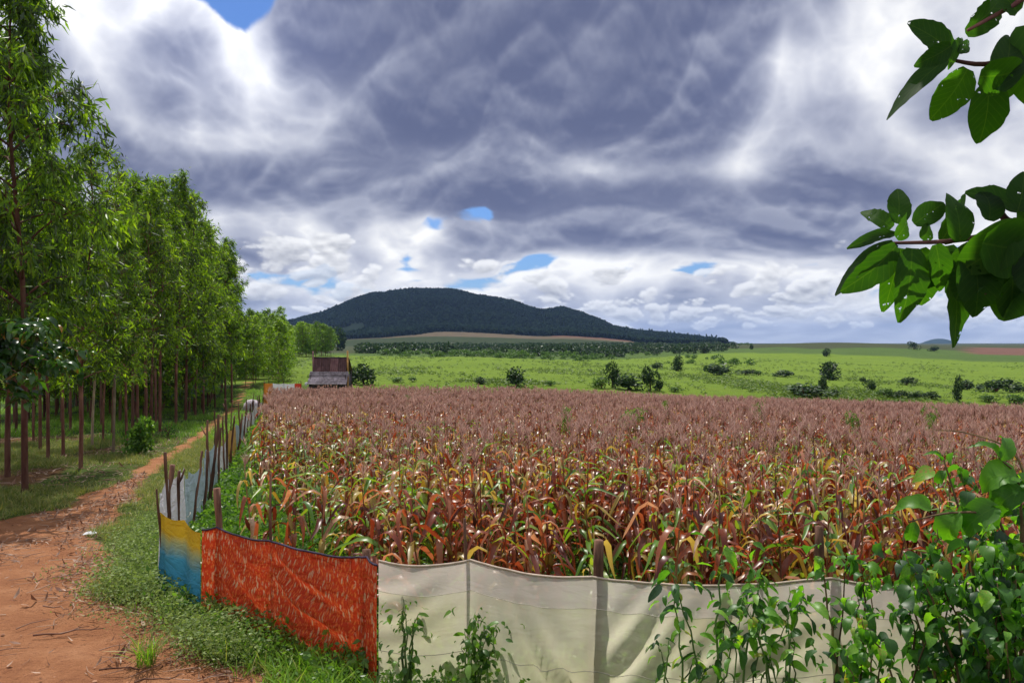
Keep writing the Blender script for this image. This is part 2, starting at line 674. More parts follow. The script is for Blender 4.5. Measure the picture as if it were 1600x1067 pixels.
MAT = {}
MAT['euc'] = leaf_mat('eucalypt leaf', [(0, (.055, .12, .012)), (.35, (.11, .23, .018)), (.7, (.18, .34, .022)), (1, (.27, .43, .04))], .52, (1.8, 1.7, .45), .40, .35, per_obj=((.78, .82, .9), (1.35, 1.22, .9)))
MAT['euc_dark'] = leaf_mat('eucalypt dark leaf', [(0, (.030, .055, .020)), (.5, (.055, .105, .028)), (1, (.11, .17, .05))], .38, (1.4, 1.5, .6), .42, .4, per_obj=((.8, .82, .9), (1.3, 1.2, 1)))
MAT['broad'] = leaf_mat('broad tree leaf', [(0, (.015, .045, .015)), (.6, (.035, .10, .018)), (.93, (.075, .19, .02)), (1, (.30, .13, .03))], .35, (1.5, 1.7, .5), .28, .5)
MAT['weed'] = leaf_mat('weed leaf', [(0, (.042, .11, .018)), (.5, (.095, .205, .030)), (1, (.19, .33, .055))], .42, (1.5, 1.6, .6), .4, .45)
MAT['thicket'] = leaf_mat('thicket leaf', [(0, (.018, .055, .024)), (.45, (.05, .145, .026)), (.8, (.11, .27, .024)), (.965, (.20, .38, .045)), (1, (.34, .25, .07))], .48, (2.0, 2.2, .5), .42, .45, veins=True)
MAT['big'] = leaf_mat('large green leaf', [(0, (.035, .11, .012)), (.5, (.065, .19, .016)), (1, (.11, .28, .02))], .5, (1.9, 2.0, .4), .45, .4, veins=True)
MAT['teak'] = leaf_mat('holed broad leaf', [(0, (.012, .034, .010)), (.5, (.018, .052, .010)), (1, (.03, .08, .012))], .52, (3.2, 3.8, .45), .6, .2, holes=True, noise_scale=5, veins=True)
MAT['grass'] = leaf_mat('grass blade', [(0, (.085, .18, .018)), (.45, (.15, .31, .022)), (.8, (.22, .40, .035)), (1, (.36, .36, .11))], .4, (1.4, 1.5, .6), .45, .35)
MAT['drygrass'] = leaf_mat('drying grass blade', [(0, (.11, .17, .03)), (.5, (.20, .25, .05)), (1, (.38, .32, .13))], .4, (1.3, 1.3, .7), .5, .3)
MAT['sage'] = leaf_mat('sage weed', [(0, (.12, .18, .06)), (.5, (.20, .28, .09)), (1, (.30, .38, .14))], .35, (1.3, 1.4, .7), .6, .25)
MAT['corn'] = leaf_mat('dry maize leaf', [(0, (.085, .018, .011)), (.3, (.19, .042, .018)), (.6, (.31, .085, .034)), (.85, (.42, .19, .09)), (1, (.62, .45, .31))], .38, (1.55, .95, .65), .34, .55, noise_scale=5)
MAT['corn_gold'] = leaf_mat('yellowing maize leaf', [(0, (.24, .16, .03)), (.5, (.36, .26, .05)), (1, (.55, .43, .16))], .42, (1.5, 1.3, .6), .36, .5, noise_scale=5)
MAT['corn_green'] = leaf_mat('green maize leaf', [(0, (.06, .15, .02)), (.5, (.12, .24, .025)), (1, (.26, .34, .05))], .45, (1.6, 1.5, .5), .36, .5, noise_scale=5)
MAT['stalk'] = leaf_mat('maize stalk', [(0, (.10, .035, .02)), (.5, (.20, .08, .035)), (1, (.30, .17, .07))], .05, (1, 1, 1), .55, .35)
MAT['tassel'] = leaf_mat('maize tassel', [(0, (.34, .195, .165)), (.5, (.56, .36, .31)), (1, (.78, .59, .50))], .25, (1.2, 1.1, 1.0), .6, .3)
MAT['bark'] = bark_mat('plantation bark', (.085, .030, .022), (.15, .075, .05))
MAT['bark_pale'] = bark_mat('pale bark', (.22, .16, .11), (.33, .25, .17))
MAT['post'] = bark_mat('weathered post', (.055, .025, .018), (.16, .085, .055), 14, .12)
MAT['twig'] = bark_mat('green brown twig', (.09, .055, .03), (.15, .10, .05), 20, .4)
MAT['redtwig'] = bark_mat('reddish twig', (.09, .035, .035), (.14, .06, .05), 20, .4)
MAT['greenstem'] = bark_mat('green stem', (.06, .11, .03), (.10, .16, .04), 12, .3, .6)
MAT['bush'] = leaf_mat('far bush leaf', [(0, (.012, .030, .014)), (.5, (.028, .062, .020)), (1, (.055, .11, .03))], .2, (1.3, 1.4, .6), .5, .3)
MAT['bush_lite'] = leaf_mat('far light bush leaf', [(0, (.04, .085, .02)), (.5, (.075, .15, .03)), (1, (.12, .21, .045))], .3, (1.3, 1.4, .6), .5, .3)
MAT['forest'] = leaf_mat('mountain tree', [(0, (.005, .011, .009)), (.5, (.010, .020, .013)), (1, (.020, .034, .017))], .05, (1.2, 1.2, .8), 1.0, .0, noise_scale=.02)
MAT['litter'] = leaf_mat('fallen leaf', [(0, (.14, .06, .04)), (.5, (.30, .17, .11)), (1, (.52, .38, .29))], .1, (1, 1, 1), .6, .3)


def ground_mat():
    m, g, b, out = new_mat('ground')
    tc = g.n.new('ShaderNodeTexCoord')
    P = tc.outputs['Object']
    at = g.n.new('ShaderNodeAttribute')
    at.attribute_name = 'dirt'
    fl = g.n.new('ShaderNodeAttribute')
    fl.attribute_name = 'field'
    n1 = g.noise(P, 1.4, 6, .6)
    n2 = g.noise(P, 9.0, 6, .7)
    n3 = g.noise(g.scale(P, (1, 1, 1)), 42.0, 4, .7)
    far1 = g.noise(P, .035, 6, .62)
    far2 = g.noise(P, .35, 5, .7)
    dirt = g.ramp(n1, [(.25, (.29, .115, .055)), (.5, (.42, .185, .088)), (.75, (.53, .26, .135))])
    dirt = g.mix(g.rng(n2, .52, .72, 0, .55), dirt, (.19, .072, .044))
    dirt = g.mix(g.rng(n3, .56, .70, 0, .50), dirt, (.13, .050, .032))
    dirt = g.mix(g.rng(n3, .24, .36, .4, 0), dirt, (.52, .31, .19))
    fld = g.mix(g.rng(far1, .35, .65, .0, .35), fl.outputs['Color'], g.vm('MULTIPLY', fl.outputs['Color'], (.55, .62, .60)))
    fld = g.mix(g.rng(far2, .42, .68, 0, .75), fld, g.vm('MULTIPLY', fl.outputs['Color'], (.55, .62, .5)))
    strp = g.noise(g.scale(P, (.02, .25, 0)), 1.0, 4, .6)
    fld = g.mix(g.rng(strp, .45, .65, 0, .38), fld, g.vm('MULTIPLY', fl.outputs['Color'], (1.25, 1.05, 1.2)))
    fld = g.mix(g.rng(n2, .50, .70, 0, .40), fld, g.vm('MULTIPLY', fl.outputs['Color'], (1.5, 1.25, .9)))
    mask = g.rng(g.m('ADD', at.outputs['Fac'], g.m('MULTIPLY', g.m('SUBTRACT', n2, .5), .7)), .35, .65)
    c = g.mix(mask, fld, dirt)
    g.put(b.inputs['Base Color'], c)
    b.inputs['Roughness'].default_value = .95
    b.inputs['Specular IOR Level'].default_value = .12
    h = g.m('ADD', g.m('MULTIPLY', n2, .6), g.m('MULTIPLY', n3, .3))
    bp = g.n.new('ShaderNodeBump')
    bp.inputs['Strength'].default_value = 1.0
    bp.inputs['Distance'].default_value = .16
    g.l.new(h, bp.inputs['Height'])
    g.l.new(bp.outputs[0], b.inputs['Normal'])
    return m


MAT['ground'] = ground_mat()


def field_colour(x, y):
    """Ground colour: crops, scrub and pasture, plus cloud shade painted on the right slope."""
    n = len(x)
    c = np.zeros((n, 3))
    t = x / np.maximum(y, 1)
    nz = fbm(x * .02, y * .02, 31)
    c[:] = (.085, .125, .024)                                   # verge grass
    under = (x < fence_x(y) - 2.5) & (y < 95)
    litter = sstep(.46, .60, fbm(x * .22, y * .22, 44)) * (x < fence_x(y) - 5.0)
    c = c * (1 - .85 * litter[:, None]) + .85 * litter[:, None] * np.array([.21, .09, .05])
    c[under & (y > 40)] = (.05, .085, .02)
    corn = (x > fence_x(y)) & (y > front_y(x)) & (y < back_y(x) + .5)
    c[corn] = (.060, .070, .022)
    past = y > back_y(x) + .5
    past &= ~((x < fence_x(np.minimum(y, 62)) - 1.0) & (y < 95))
    c[past] = (.130, .205, .018)
    # pasture, then darker zones: scrub, and on the right painted bands of cloud shadow
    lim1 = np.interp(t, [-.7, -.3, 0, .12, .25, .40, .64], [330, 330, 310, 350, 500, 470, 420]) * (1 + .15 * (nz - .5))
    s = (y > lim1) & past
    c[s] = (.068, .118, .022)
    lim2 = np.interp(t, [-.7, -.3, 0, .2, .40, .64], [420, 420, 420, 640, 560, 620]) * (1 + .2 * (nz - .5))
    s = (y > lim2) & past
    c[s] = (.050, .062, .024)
    brown = (y > 560) & (t > .57) & (y < 900) & (nz > .25)
    c[brown] = (.15, .075, .055)
    return c


def build_ground():
    def axis(fine_lo, fine_hi, step, lo, hi, grow):
        a = list(np.arange(fine_lo, fine_hi, step))
        s, v = step, a[-1]
        while v < hi:
            s *= grow
            v += s
            a.append(v)
        s, v, pre = step, a[0], []
        while v > lo:
            s *= grow
            v -= s
            pre.append(v)
        return np.array(pre[::-1] + a)
    xs = axis(-15, 6, .18, -9000, 9000, 1.045)
    ys = axis(6, 27, .18, -12, 12500, 1.032)
    X, Y = np.meshgrid(xs, ys)
    x, y = X.ravel(), Y.ravel()
    z = gz(x, y)
    dm = dirt_mask(x, y)
    mid_ = (np.interp(y, _PY, _PR) + np.maximum(np.interp(y, _PY, _PL), np.interp(y, _PY, _PR) - 3.4)) / 2
    rut = np.exp(-((np.abs(x - mid_ - .25 * np.sin(y * .5)) - .62) / .16) ** 2)
    z = z - .045 * rut * dm * (y < 24) + .05 * (fbm(x * 1.2, y * 1.2, 18) - .5) * dm
    z = z - .03 * dm + .03 * (fbm(x * 2.3, y * 2.3, 8) - .5) * dm
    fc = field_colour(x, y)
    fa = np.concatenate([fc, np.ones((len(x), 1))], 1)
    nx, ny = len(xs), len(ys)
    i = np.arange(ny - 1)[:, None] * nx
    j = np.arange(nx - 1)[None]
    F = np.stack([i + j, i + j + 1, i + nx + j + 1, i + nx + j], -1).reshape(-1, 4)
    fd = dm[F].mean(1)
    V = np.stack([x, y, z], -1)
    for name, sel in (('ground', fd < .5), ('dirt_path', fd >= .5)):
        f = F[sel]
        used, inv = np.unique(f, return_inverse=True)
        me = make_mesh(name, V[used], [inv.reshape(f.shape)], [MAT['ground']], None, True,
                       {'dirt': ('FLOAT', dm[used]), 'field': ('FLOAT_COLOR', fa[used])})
        tag(obj(name, me), kind='structure')


build_ground()

# ------------------------------------------------------------------ mountain and hills
RID_U = np.array([300, 400, 440, 500, 560, 600, 640, 680, 720, 760, 800, 830, 850, 878, 905, 930, 955, 1000, 1060, 1125, 1180, 1300])
RID_V = np.array([520, 508, 504, 490, 463, 455, 451, 450, 454, 461, 470, 480, 483, 478, 484, 495, 508, 519, 524, 530, 537, 540])


def forest_mat():
    m, g, b, out = new_mat('mountain forest floor')
    tc = g.n.new('ShaderNodeTexCoord')
    at = g.n.new('ShaderNodeAttribute')
    at.attribute_name = 'field'
    n = g.noise(tc.outputs['Object'], .05, 6, .65)
    c = g.mix(g.rng(n, .35, .65, 0, .5), at.outputs['Color'], g.vm('MULTIPLY', at.outputs['Color'], (.55, .6, .6)))
    g.put(b.inputs['Base Color'], c)
    b.inputs['Roughness'].default_value = 1
    b.inputs['Specular IOR Level'].default_value = .05
    return m


def tan_limit(u):
    """Distance where the forest of the slope begins."""
    return np.interp(u, [300, 560, 640, 700, 980, 1020, 1300], [1250, 1300, 1350, 1410, 1410, 1240, 1200])


def mount_z(x, y):
    u = 800 + x / y * FPX
    row = np.interp(u, RID_U, RID_V) + 7 * np.interp(u, [400, 560, 900, 1000], [0, 1, 1, .3]) + 1.6 * (vnoise(u * .05, u * 0, 3) - .5)
    yr = 2300.
    top = (HOR - row) / FPX * yr + EYE
    f = np.interp(y, [1050, 1250, 1600, 2300], [0, .06, .19, 1.0])
    f = np.where(y > 1600, .19 + .81 * np.sin(np.clip((y - 1600) / 700, 0, 1) * math.pi / 2) ** 1.15, f)
    f = np.where(y > yr, 1 - sstep(yr, 3300, y), f)
    gul = (fbm(x * .006, y * .004, 12) - .5) * 62 * sstep(1500, 1900, y) * (1 - sstep(2150, 2290, y))
    sh = sstep(1050, 1300, y)
    foot = 20 * sstep(1100, 1550, y) * sstep(560, 700, u) * (1 - sstep(940, 1040, u)) * (1 - sstep(1600, 2200, y))
    z = np.maximum(top, 1) * f + gul * np.clip(top / 120, 0, 1) * .6 + np.where(top > 10, foot * .35, 0)
    return gz(x, y) * (1 - sh) + z * sh - 1.5 * (1 - sh)


def build_mountain():
    us = np.linspace(300, 1300, 260)
    ys = np.concatenate([np.linspace(1050, 2300, 90), np.linspace(2330, 3300, 16)])
    U, Y = np.meshgrid(us, ys)
    u, y = U.ravel(), Y.ravel()
    x = (u - 800) / FPX * y
    z = mount_z(x, y)
    forest = y > tan_limit(u) * (1 + .05 * (fbm(x * .01, y * .01, 2) - .5))
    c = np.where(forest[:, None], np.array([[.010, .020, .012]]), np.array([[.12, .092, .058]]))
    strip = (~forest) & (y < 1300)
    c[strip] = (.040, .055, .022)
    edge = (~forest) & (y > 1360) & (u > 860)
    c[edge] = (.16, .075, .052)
    nx = len(us)
    i = np.arange(len(ys) - 1)[:, None] * nx
    j = np.arange(nx - 1)[None]
    F = np.stack([i + j, i + j + 1, i + nx + j + 1, i + nx + j], -1).reshape(-1, 4)
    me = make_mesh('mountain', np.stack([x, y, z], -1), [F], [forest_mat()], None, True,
                   {'field': ('FLOAT_COLOR', np.concatenate([c, np.ones((len(x), 1))], 1))})
    tag(obj('mountain', me), kind='structure')
    # far blue hill on the right
    for nm, uc, top, base, wpx, dist in (('far_hill', 1468, 529, 546, 95, 6500), ('far_hill', 1592, 543, 549, 60, 7500)):
        us = np.linspace(uc - wpx, uc + wpx, 60)
        yy = np.linspace(dist - 500, dist + 900, 24)
        U, Y = np.meshgrid(us, yy)
        u, y = U.ravel(), Y.ravel()
        x = (u - 800) / FPX * y
        prof = np.exp(-((u - uc) / (wpx * .42)) ** 2) * np.sin(np.clip((y - yy[0]) / (yy[-1] - yy[0]), 0, 1) * math.pi)
        z = EYE + (HOR - base) / FPX * dist + prof * (base - top) / FPX * dist + 6 * (fbm(x * .01, y * .01, 4) - .5) * prof
        i = np.arange(len(yy) - 1)[:, None] * 60
        j = np.arange(59)[None]
        F = np.stack([i + j, i + j + 1, i + 60 + j + 1, i + 60 + j], -1).reshape(-1, 4)
        c = np.tile(np.array([[.020, .038, .022, 1]]), (len(x), 1))
        me = make_mesh(nm, np.stack([x, y, z], -1), [F], [bpy.data.materials['mountain forest floor']], None, True, {'field': ('FLOAT_COLOR', c)})
        tag(obj(nm, me), kind='structure')


build_mountain()


# ------------------------------------------------------------------ foliage shapes
def rand_dirs(rg, n):
    v = rg.normal(size=(n, 3))
    return v / np.linalg.norm(v, axis=1)[:, None]


def leaf_quads(rg, P, D, L, W, N=None, mid=.45):
    """Diamond leaves (two triangles each) with base P, direction D, length L, width W."""
    n = len(P)
    if N is None:
        N = rand_dirs(rg, n)
    S = np.cross(D, N)
    S /= np.linalg.norm(S, axis=1)[:, None] + 1e-9
    L = np.broadcast_to(L, (n,))[:, None]
    W = np.broadcast_to(W, (n,))[:, None]
    up = np.cross(S, D)
    a = P
    b = P + D * L * mid + S * W * .5 + up * L * .06
    c = P + D * L
    d = P + D * L * mid - S * W * .5 + up * L * .06
    V = np.stack([a, b, c, d], 1).reshape(-1, 3)
    k = np.arange(n)[:, None] * 4
    F = np.concatenate([k + np.array([[0, 1, 2]]), k + np.array([[0, 2, 3]])], 0)
    return V, F


def bush_variant(rg, n, lobes=6, leaf=.16, flat=1.0, mat=0, stems=True):
    """Unit bush, about 1 wide each way and 1 high."""
    mb = MB()
    cs = np.stack([rg.uniform(-.26, .26, lobes), rg.uniform(-.26, .26, lobes), rg.uniform(.14, .72, lobes)], -1)
    cs[0] = (0, 0, .6)
    rs = rg.uniform(.16, .30, lobes)
    w = rg.integers(0, lobes, n)
    dirs = rand_dirs(rg, n)
    P = cs[w] + dirs * (rs[w] * rg.uniform(.55, 1.08, n) ** .6)[:, None]
    P[:, 2] = np.maximum(P[:, 2], .02)
    D = dirs * .6 + rand_dirs(rg, n) * .7
    D /= np.linalg.norm(D, axis=1)[:, None]
    V, F = leaf_quads(rg, P, D, leaf * rg.uniform(.6, 1.3, n), leaf * .62 * rg.uniform(.7, 1.2, n))
    mb.add(V, F, mat)
    return mb


def tiny_tree_variant(rg):
    """far tree: a few jagged lobes, 1 high"""
    mb = MB()
    for k in range(4):
        a = rg.uniform(0, 6.28)
        c = np.array([math.cos(a) * .2, math.sin(a) * .2, .35 + .16 * k])
        r = rg.uniform(.24, .36)
        th = np.arange(6) / 6 * 6.283 + rg.uniform(0, 1)
        ring = lambda z, q: np.stack([c[0] + np.cos(th) * r * q * rg.uniform(.75, 1.2, 6), c[1] + np.sin(th) * r * q * rg.uniform(.75, 1.2, 6), np.full(6, c[2] + z * r)], -1)
        V = np.concatenate([ring(-.6, .6), ring(.15, 1.0), [c + [0, 0, r]]])
        j = np.arange(6)
        mb.add(V, np.stack([j, (j + 1) % 6, 6 + (j + 1) % 6, 6 + j], -1))
        mb.F.append(np.stack([6 + j, 6 + (j + 1) % 6, np.full(6, 12)], -1) + mb.n - 13)
        mb.M.append(0)
    return mb.arrays()


def build_far_woods():
    rg = np.random.default_rng(5)
    vs = [tiny_tree_variant(rg) for _ in range(8)]
    # forest on the mountain
    u = rg.uniform(330, 1135, 60000)
    y = rg.uniform(1200, 2330, 60000) 
    x = (u - 800) / FPX * y
    keep = (y > tan_limit(u) * (1 + .05 * (fbm(x * .01, y * .01, 2) - .5)))
    keep &= rg.uniform(0, 1, 60000) < np.interp(u, [990, 1060, 1135], [1, .6, .1])
    clear = (y < 1800) & (u < 570) & (fbm(x * .012, y * .012, 77) > .56)
    keep &= ~clear
    idx = np.where(keep)[0][:26000]
    x, y = x[idx], y[idx]
    n = len(x)
    h = rg.uniform(5, 10, n)
    mb = scatter(vs, rg.integers(0, 8, n), np.stack([x, y, mount_z(x, y) - 1.0], -1), rg.uniform(0, 6.3, n), np.stack([h * 1.1, h * 1.1, h], -1))
    # the thin row standing along the crest
    uu = np.concatenate([rg.uniform(585, 730, 90), rg.uniform(775, 840, 46), rg.uniform(500, 585, 12), rg.uniform(960, 1120, 26)])
    yy = np.full(len(uu), 2300.)
    xx = (uu - 800) / FPX * yy
    hh = rg.uniform(9, 15, len(uu))
    scatter(vs, rg.integers(0, 8, len(uu)), np.stack([xx, yy, mount_z(xx, yy) + 1], -1), rg.uniform(0, 6.3, len(uu)), np.stack([hh * .5, hh * .5, hh], -1), mb)
    o = obj('mountain_forest', mb.mesh('mountain_forest', [MAT['bush']]))
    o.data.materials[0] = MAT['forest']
    tag(o, 'dark forest covering the mountain behind the fields', 'forest', kind='stuff')
    # woodland band at the foot of the mountain
    vb = [bush_variant(rg, 90, 6, .26).arrays() for _ in range(8)]
    u = rg.uniform(560, 1150, 14000)
    y = 360 + 700 * rg.uniform(0, 1, 14000) ** .9
    x = (u - 800) / FPX * y
    lo = np.interp(u, [560, 640, 760, 900, 1000, 1120, 1180], [400, 350, 370, 420, 430, 560, 700])
    lo = lo + 170 * (fbm(u * .02, u * 0 + 3, 88) - .5) + 120 * (vnoise(u * .07, u * 0, 5) - .5)
    patch = sstep(.36, .60, fbm(x * .03, y * .015, 61))
    pr = (y > lo) * (.06 + .9 * patch) * np.interp(u, [560, 620, 1000, 1110, 1150], [.2, 1, 1, .8, .1])
    pr = np.maximum(pr, .9 * np.exp(-((y - lo - 70) / 40) ** 2) * patch ** .5 * (u < 1120))
    idx = np.where(rg.uniform(0, 1, 14000) < pr * .42)[0][:3400]
    x, y = x[idx], y[idx]
    n = len(x)
    h = rg.uniform(1.8, 5.6, n) * (.7 + .6 * fbm(x * .03, y * .02, 19))
    mb = scatter(vb, rg.integers(0, 8, n), np.stack([x, y, gz(x, y) - .3], -1), rg.uniform(0, 6.3, n), np.stack([h * 1.35, h * 1.35, h], -1))
    # lighter scrub before and behind it
    u = rg.uniform(590, 1180, 2600)
    y = np.where(rg.uniform(0, 1, 2600) < .5, rg.uniform(300, 470, 2600), rg.uniform(700, 1150, 2600))
    x = (u - 800) / FPX * y
    k = (rg.uniform(0, 1, 2600) < sstep(.42, .66, fbm(x * .03, y * .03, 71)) * np.where(y < 500, np.interp(u, [590, 620, 760, 900, 1180], [.3, .8, .8, .45, .1]), .8))
    x, y = x[k], y[k]
    h2 = rg.uniform(1.0, 3.0, len(x))
    for V, Fs, Ms in vb:
        Ms[:] = [1] * len(Ms)
    scatter(vb, rg.integers(0, 8, len(x)), np.stack([x, y, gz(x, y) - .2], -1), rg.uniform(0, 6.3, len(x)), np.stack([h2 * 1.6, h2 * 1.6, h2], -1), mb)
    o = obj('woodland', mb.mesh('woodland', [MAT['bush'], MAT['bush_lite']]))
    tag(o, 'band of dark scrub woodland between the green field and the mountain', 'woodland', kind='stuff')


build_far_woods()


# ------------------------------------------------------------------ bushes and trees in the valley
def build_valley_bushes():
    rg = np.random.default_rng(11)
    dark = [bush_variant(rg, 700, 9, .12).mesh('bush_dark', [MAT['bush']]) for _ in range(6)]
    lite = [bush_variant(rg, 500, 7, .13).mesh('bush_lite', [MAT['bush_lite']]) for _ in range(3)]
    stem = MB()
    for k in range(4):
        a = k * 1.7
        add_tube(stem, [(0, 0, -.05), (.05 * math.cos(a), .05 * math.sin(a), .3), (.16 * math.cos(a), .16 * math.sin(a), .62)], [.03, .022, .008], 5)
    stem = stem.mesh('bush_stem', [MAT['bark']])
    L = [  # u, row of the base, width px, height px, material, label
        (568, 601, 34, 33, 0, 'dark round bush directly right of the hut'),
        (551, 600, 18, 24, 0, 'smaller dark bush touching the right side of the hut'),
        (752, 600, 20, 12, 0, 'low dark bush at the maize edge, first one right of the hut bushes'),
        (808, 604, 34, 32, 0, 'rounded dark bush at the maize edge below the mountain'),
        (622, 598, 18, 9, 1, 'small straggly bush in the grass not far right of the hut'),
        (645, 597, 14, 8, 1, 'second small straggly bush in the grass right of the hut'),
        (860, 603, 16, 9, 1, 'tiny pale bush just right of the rounded dark bush'),
        (940, 607, 26, 18, 1, 'pale green bush at the left foot of the tall clump'),
        (957, 606, 22, 42, 0, 'tall narrow tree of the clump at the middle of the maize edge'),
        (982, 609, 42, 26, 0, 'wide dark bush of the clump at the middle of the maize edge'),
        (1016, 611, 24, 38, 0, 'pointed dark tree right of the wide clump at the maize edge'),
        (1031, 611, 14, 20, 0, 'small dark bush leaning on the pointed tree'),
        (1055, 612, 20, 8, 1, 'low bush in the grass right of the pointed tree'),
        (1060, 580, 20, 22, 0, 'light crowned tree standing in the green field above the pointed tree'),
        (1028, 576, 20, 10, 0, 'small bush left of the light crowned tree in the green field'),
        (1125, 586, 52, 19, 0, 'broad bush group in the middle of the green field'),
        (1165, 586, 26, 9, 0, 'low bush right of the broad bush group'),
        (1185, 587, 18, 8, 1, 'tiny bush right of the low bush in the green field'),
        (1225, 589, 34, 11, 0, 'flat long bush left of the big round bush'),
        (1294, 594, 34, 27, 0, 'big round dark bush alone in the green field on the right'),
        (1292, 557, 13, 13, 0, 'lone small tree on the dark slope above the big round bush'),
        (1349, 597, 11, 9, 0, 'tiny round bush right of the big round bush'),
        (1417, 602, 24, 13, 0, 'rounded bush alone in the grass right of the tiny round bush'),
        (1258, 619, 66, 20, 0, 'long low dark thicket on the maize edge right of centre'),
        (1286, 613, 15, 26, 0, 'upright vine covered stump rising from the long low thicket'),
        (1304, 619, 18, 10, 0, 'small bush ending the long low thicket on its right'),
        (1360, 612, 17, 20, 0, 'ball shaped small tree at the maize edge'),
        (1382, 620, 24, 14, 1, 'pale bush right below the ball shaped tree'),
        (1405, 622, 24, 12, 0, 'first of two flat dark bushes right of the ball shaped tree'),
        (1427, 623, 20, 13, 0, 'second of two flat dark bushes right of the ball shaped tree'),
        (1455, 623, 26, 12, 0, 'flat bush left of the dark column tree'),
        (1497, 627, 16, 36, 0, 'dark column shaped tree wrapped in vines on the right'),
        (1508, 609, 26, 16, 0, 'loose bush right behind the column tree'),
        (1530, 610, 12, 12, 0, 'tiny bush between the loose bush and the wide umbrella bush'),
        (1557, 613, 50, 21, 0, 'wide umbrella shaped dark bush near the right margin'),
        (1592, 613, 24, 13, 0, 'bush at the right margin beside the umbrella shaped bush'),
        (1545, 628, 28, 12, 1, 'pale low bush at the maize edge near the right margin'),
        (1585, 630, 30, 14, 1, 'rightmost pale low bush at the maize edge'),
        (1371, 536, 6, 8, 0, 'left one of two tiny trees on the skyline at right'),
        (1389, 536, 12, 10, 0, 'right wider one of two tiny trees on the skyline'),
        (1428, 546, 15, 12, 0, 'dark tree in front of the far blue hill'),
        (1460, 549, 16, 9, 0, 'small tree right of the dark tree before the far blue hill'),
        (1174, 546, 7, 8, 0, 'tiny lone tree on the slope left of the hill'),
        (1100, 552, 22, 12, 0, 'tree at the right end of the woodland band'),
        (528, 548, 26, 38, 0, 'rounded tree at the end of the far plantation edge'),
        (508, 552, 16, 12, 0, 'dark bush under the far plantation edge above the hut'),
        (487, 552, 18, 14, 0, 'dark bush left of the hut posts under the far plantation'),
    ]
    for k, (u, v, w, h, mt, lab) in enumerate(L):
        x, y = on_ground(u, v, 74 if v > 595 else 95)
        s = y / FPX
        root = thing('valley_tree' if h > w * 1.1 else 'bush', lab, 'tree' if h > w * 1.1 else 'bush', (x, y, gzs(x, y) - .05), rg.uniform(0, 6.3), 'bushes and trees of the valley')
        me = (lite if mt else dark)[k % (3 if mt else 6)]
        obj('crown', me, root, scale=(w * s * 1.18, w * s * 1.18, h * s * 1.12))
        obj('stem', stem, root, scale=(w * s * .9, w * s * .9, h * s))


build_valley_bushes()


def build_pasture_tufts():
    rg = np.random.default_rng(44)
    vs = [bush_variant(rg, 16, 3, .34).arrays() for _ in range(6)]
    y = 1 / rg.uniform(1 / 420, 1 / 74, 30000)
    x = rg.uniform(-.30, .70, 30000) * y
    k = (y > back_y(x) + 1.5) & (rg.uniform(0, 1, 30000) < .05 + .75 * sstep(.45, .68, fbm(x * .05, y * .03, 52)))
    x, y = x[k][:7000], y[k][:7000]
    h = rg.uniform(.18, .5, len(x)) * np.interp(y, [80, 400], [1, 1.7])
    mb = scatter(vs, rg.integers(0, 6, len(x)), np.stack([x, y, gz(x, y) - .03], -1), rg.uniform(0, 6.3, len(x)), np.stack([h * 2.2, h * 2.2, h], -1))
    mt = leaf_mat('pasture tuft', [(0, (.05, .095, .015)), (.5, (.09, .16, .02)), (1, (.17, .22, .04))], .3, (1.3, 1.4, .6), .5, .3)
    o = obj('pasture_tufts', mb.mesh('pasture_tufts', [mt]))
    tag(o, 'rough grass tufts and low scrub scattered over the green valley fields', 'grass', kind='stuff')


build_pasture_tufts()


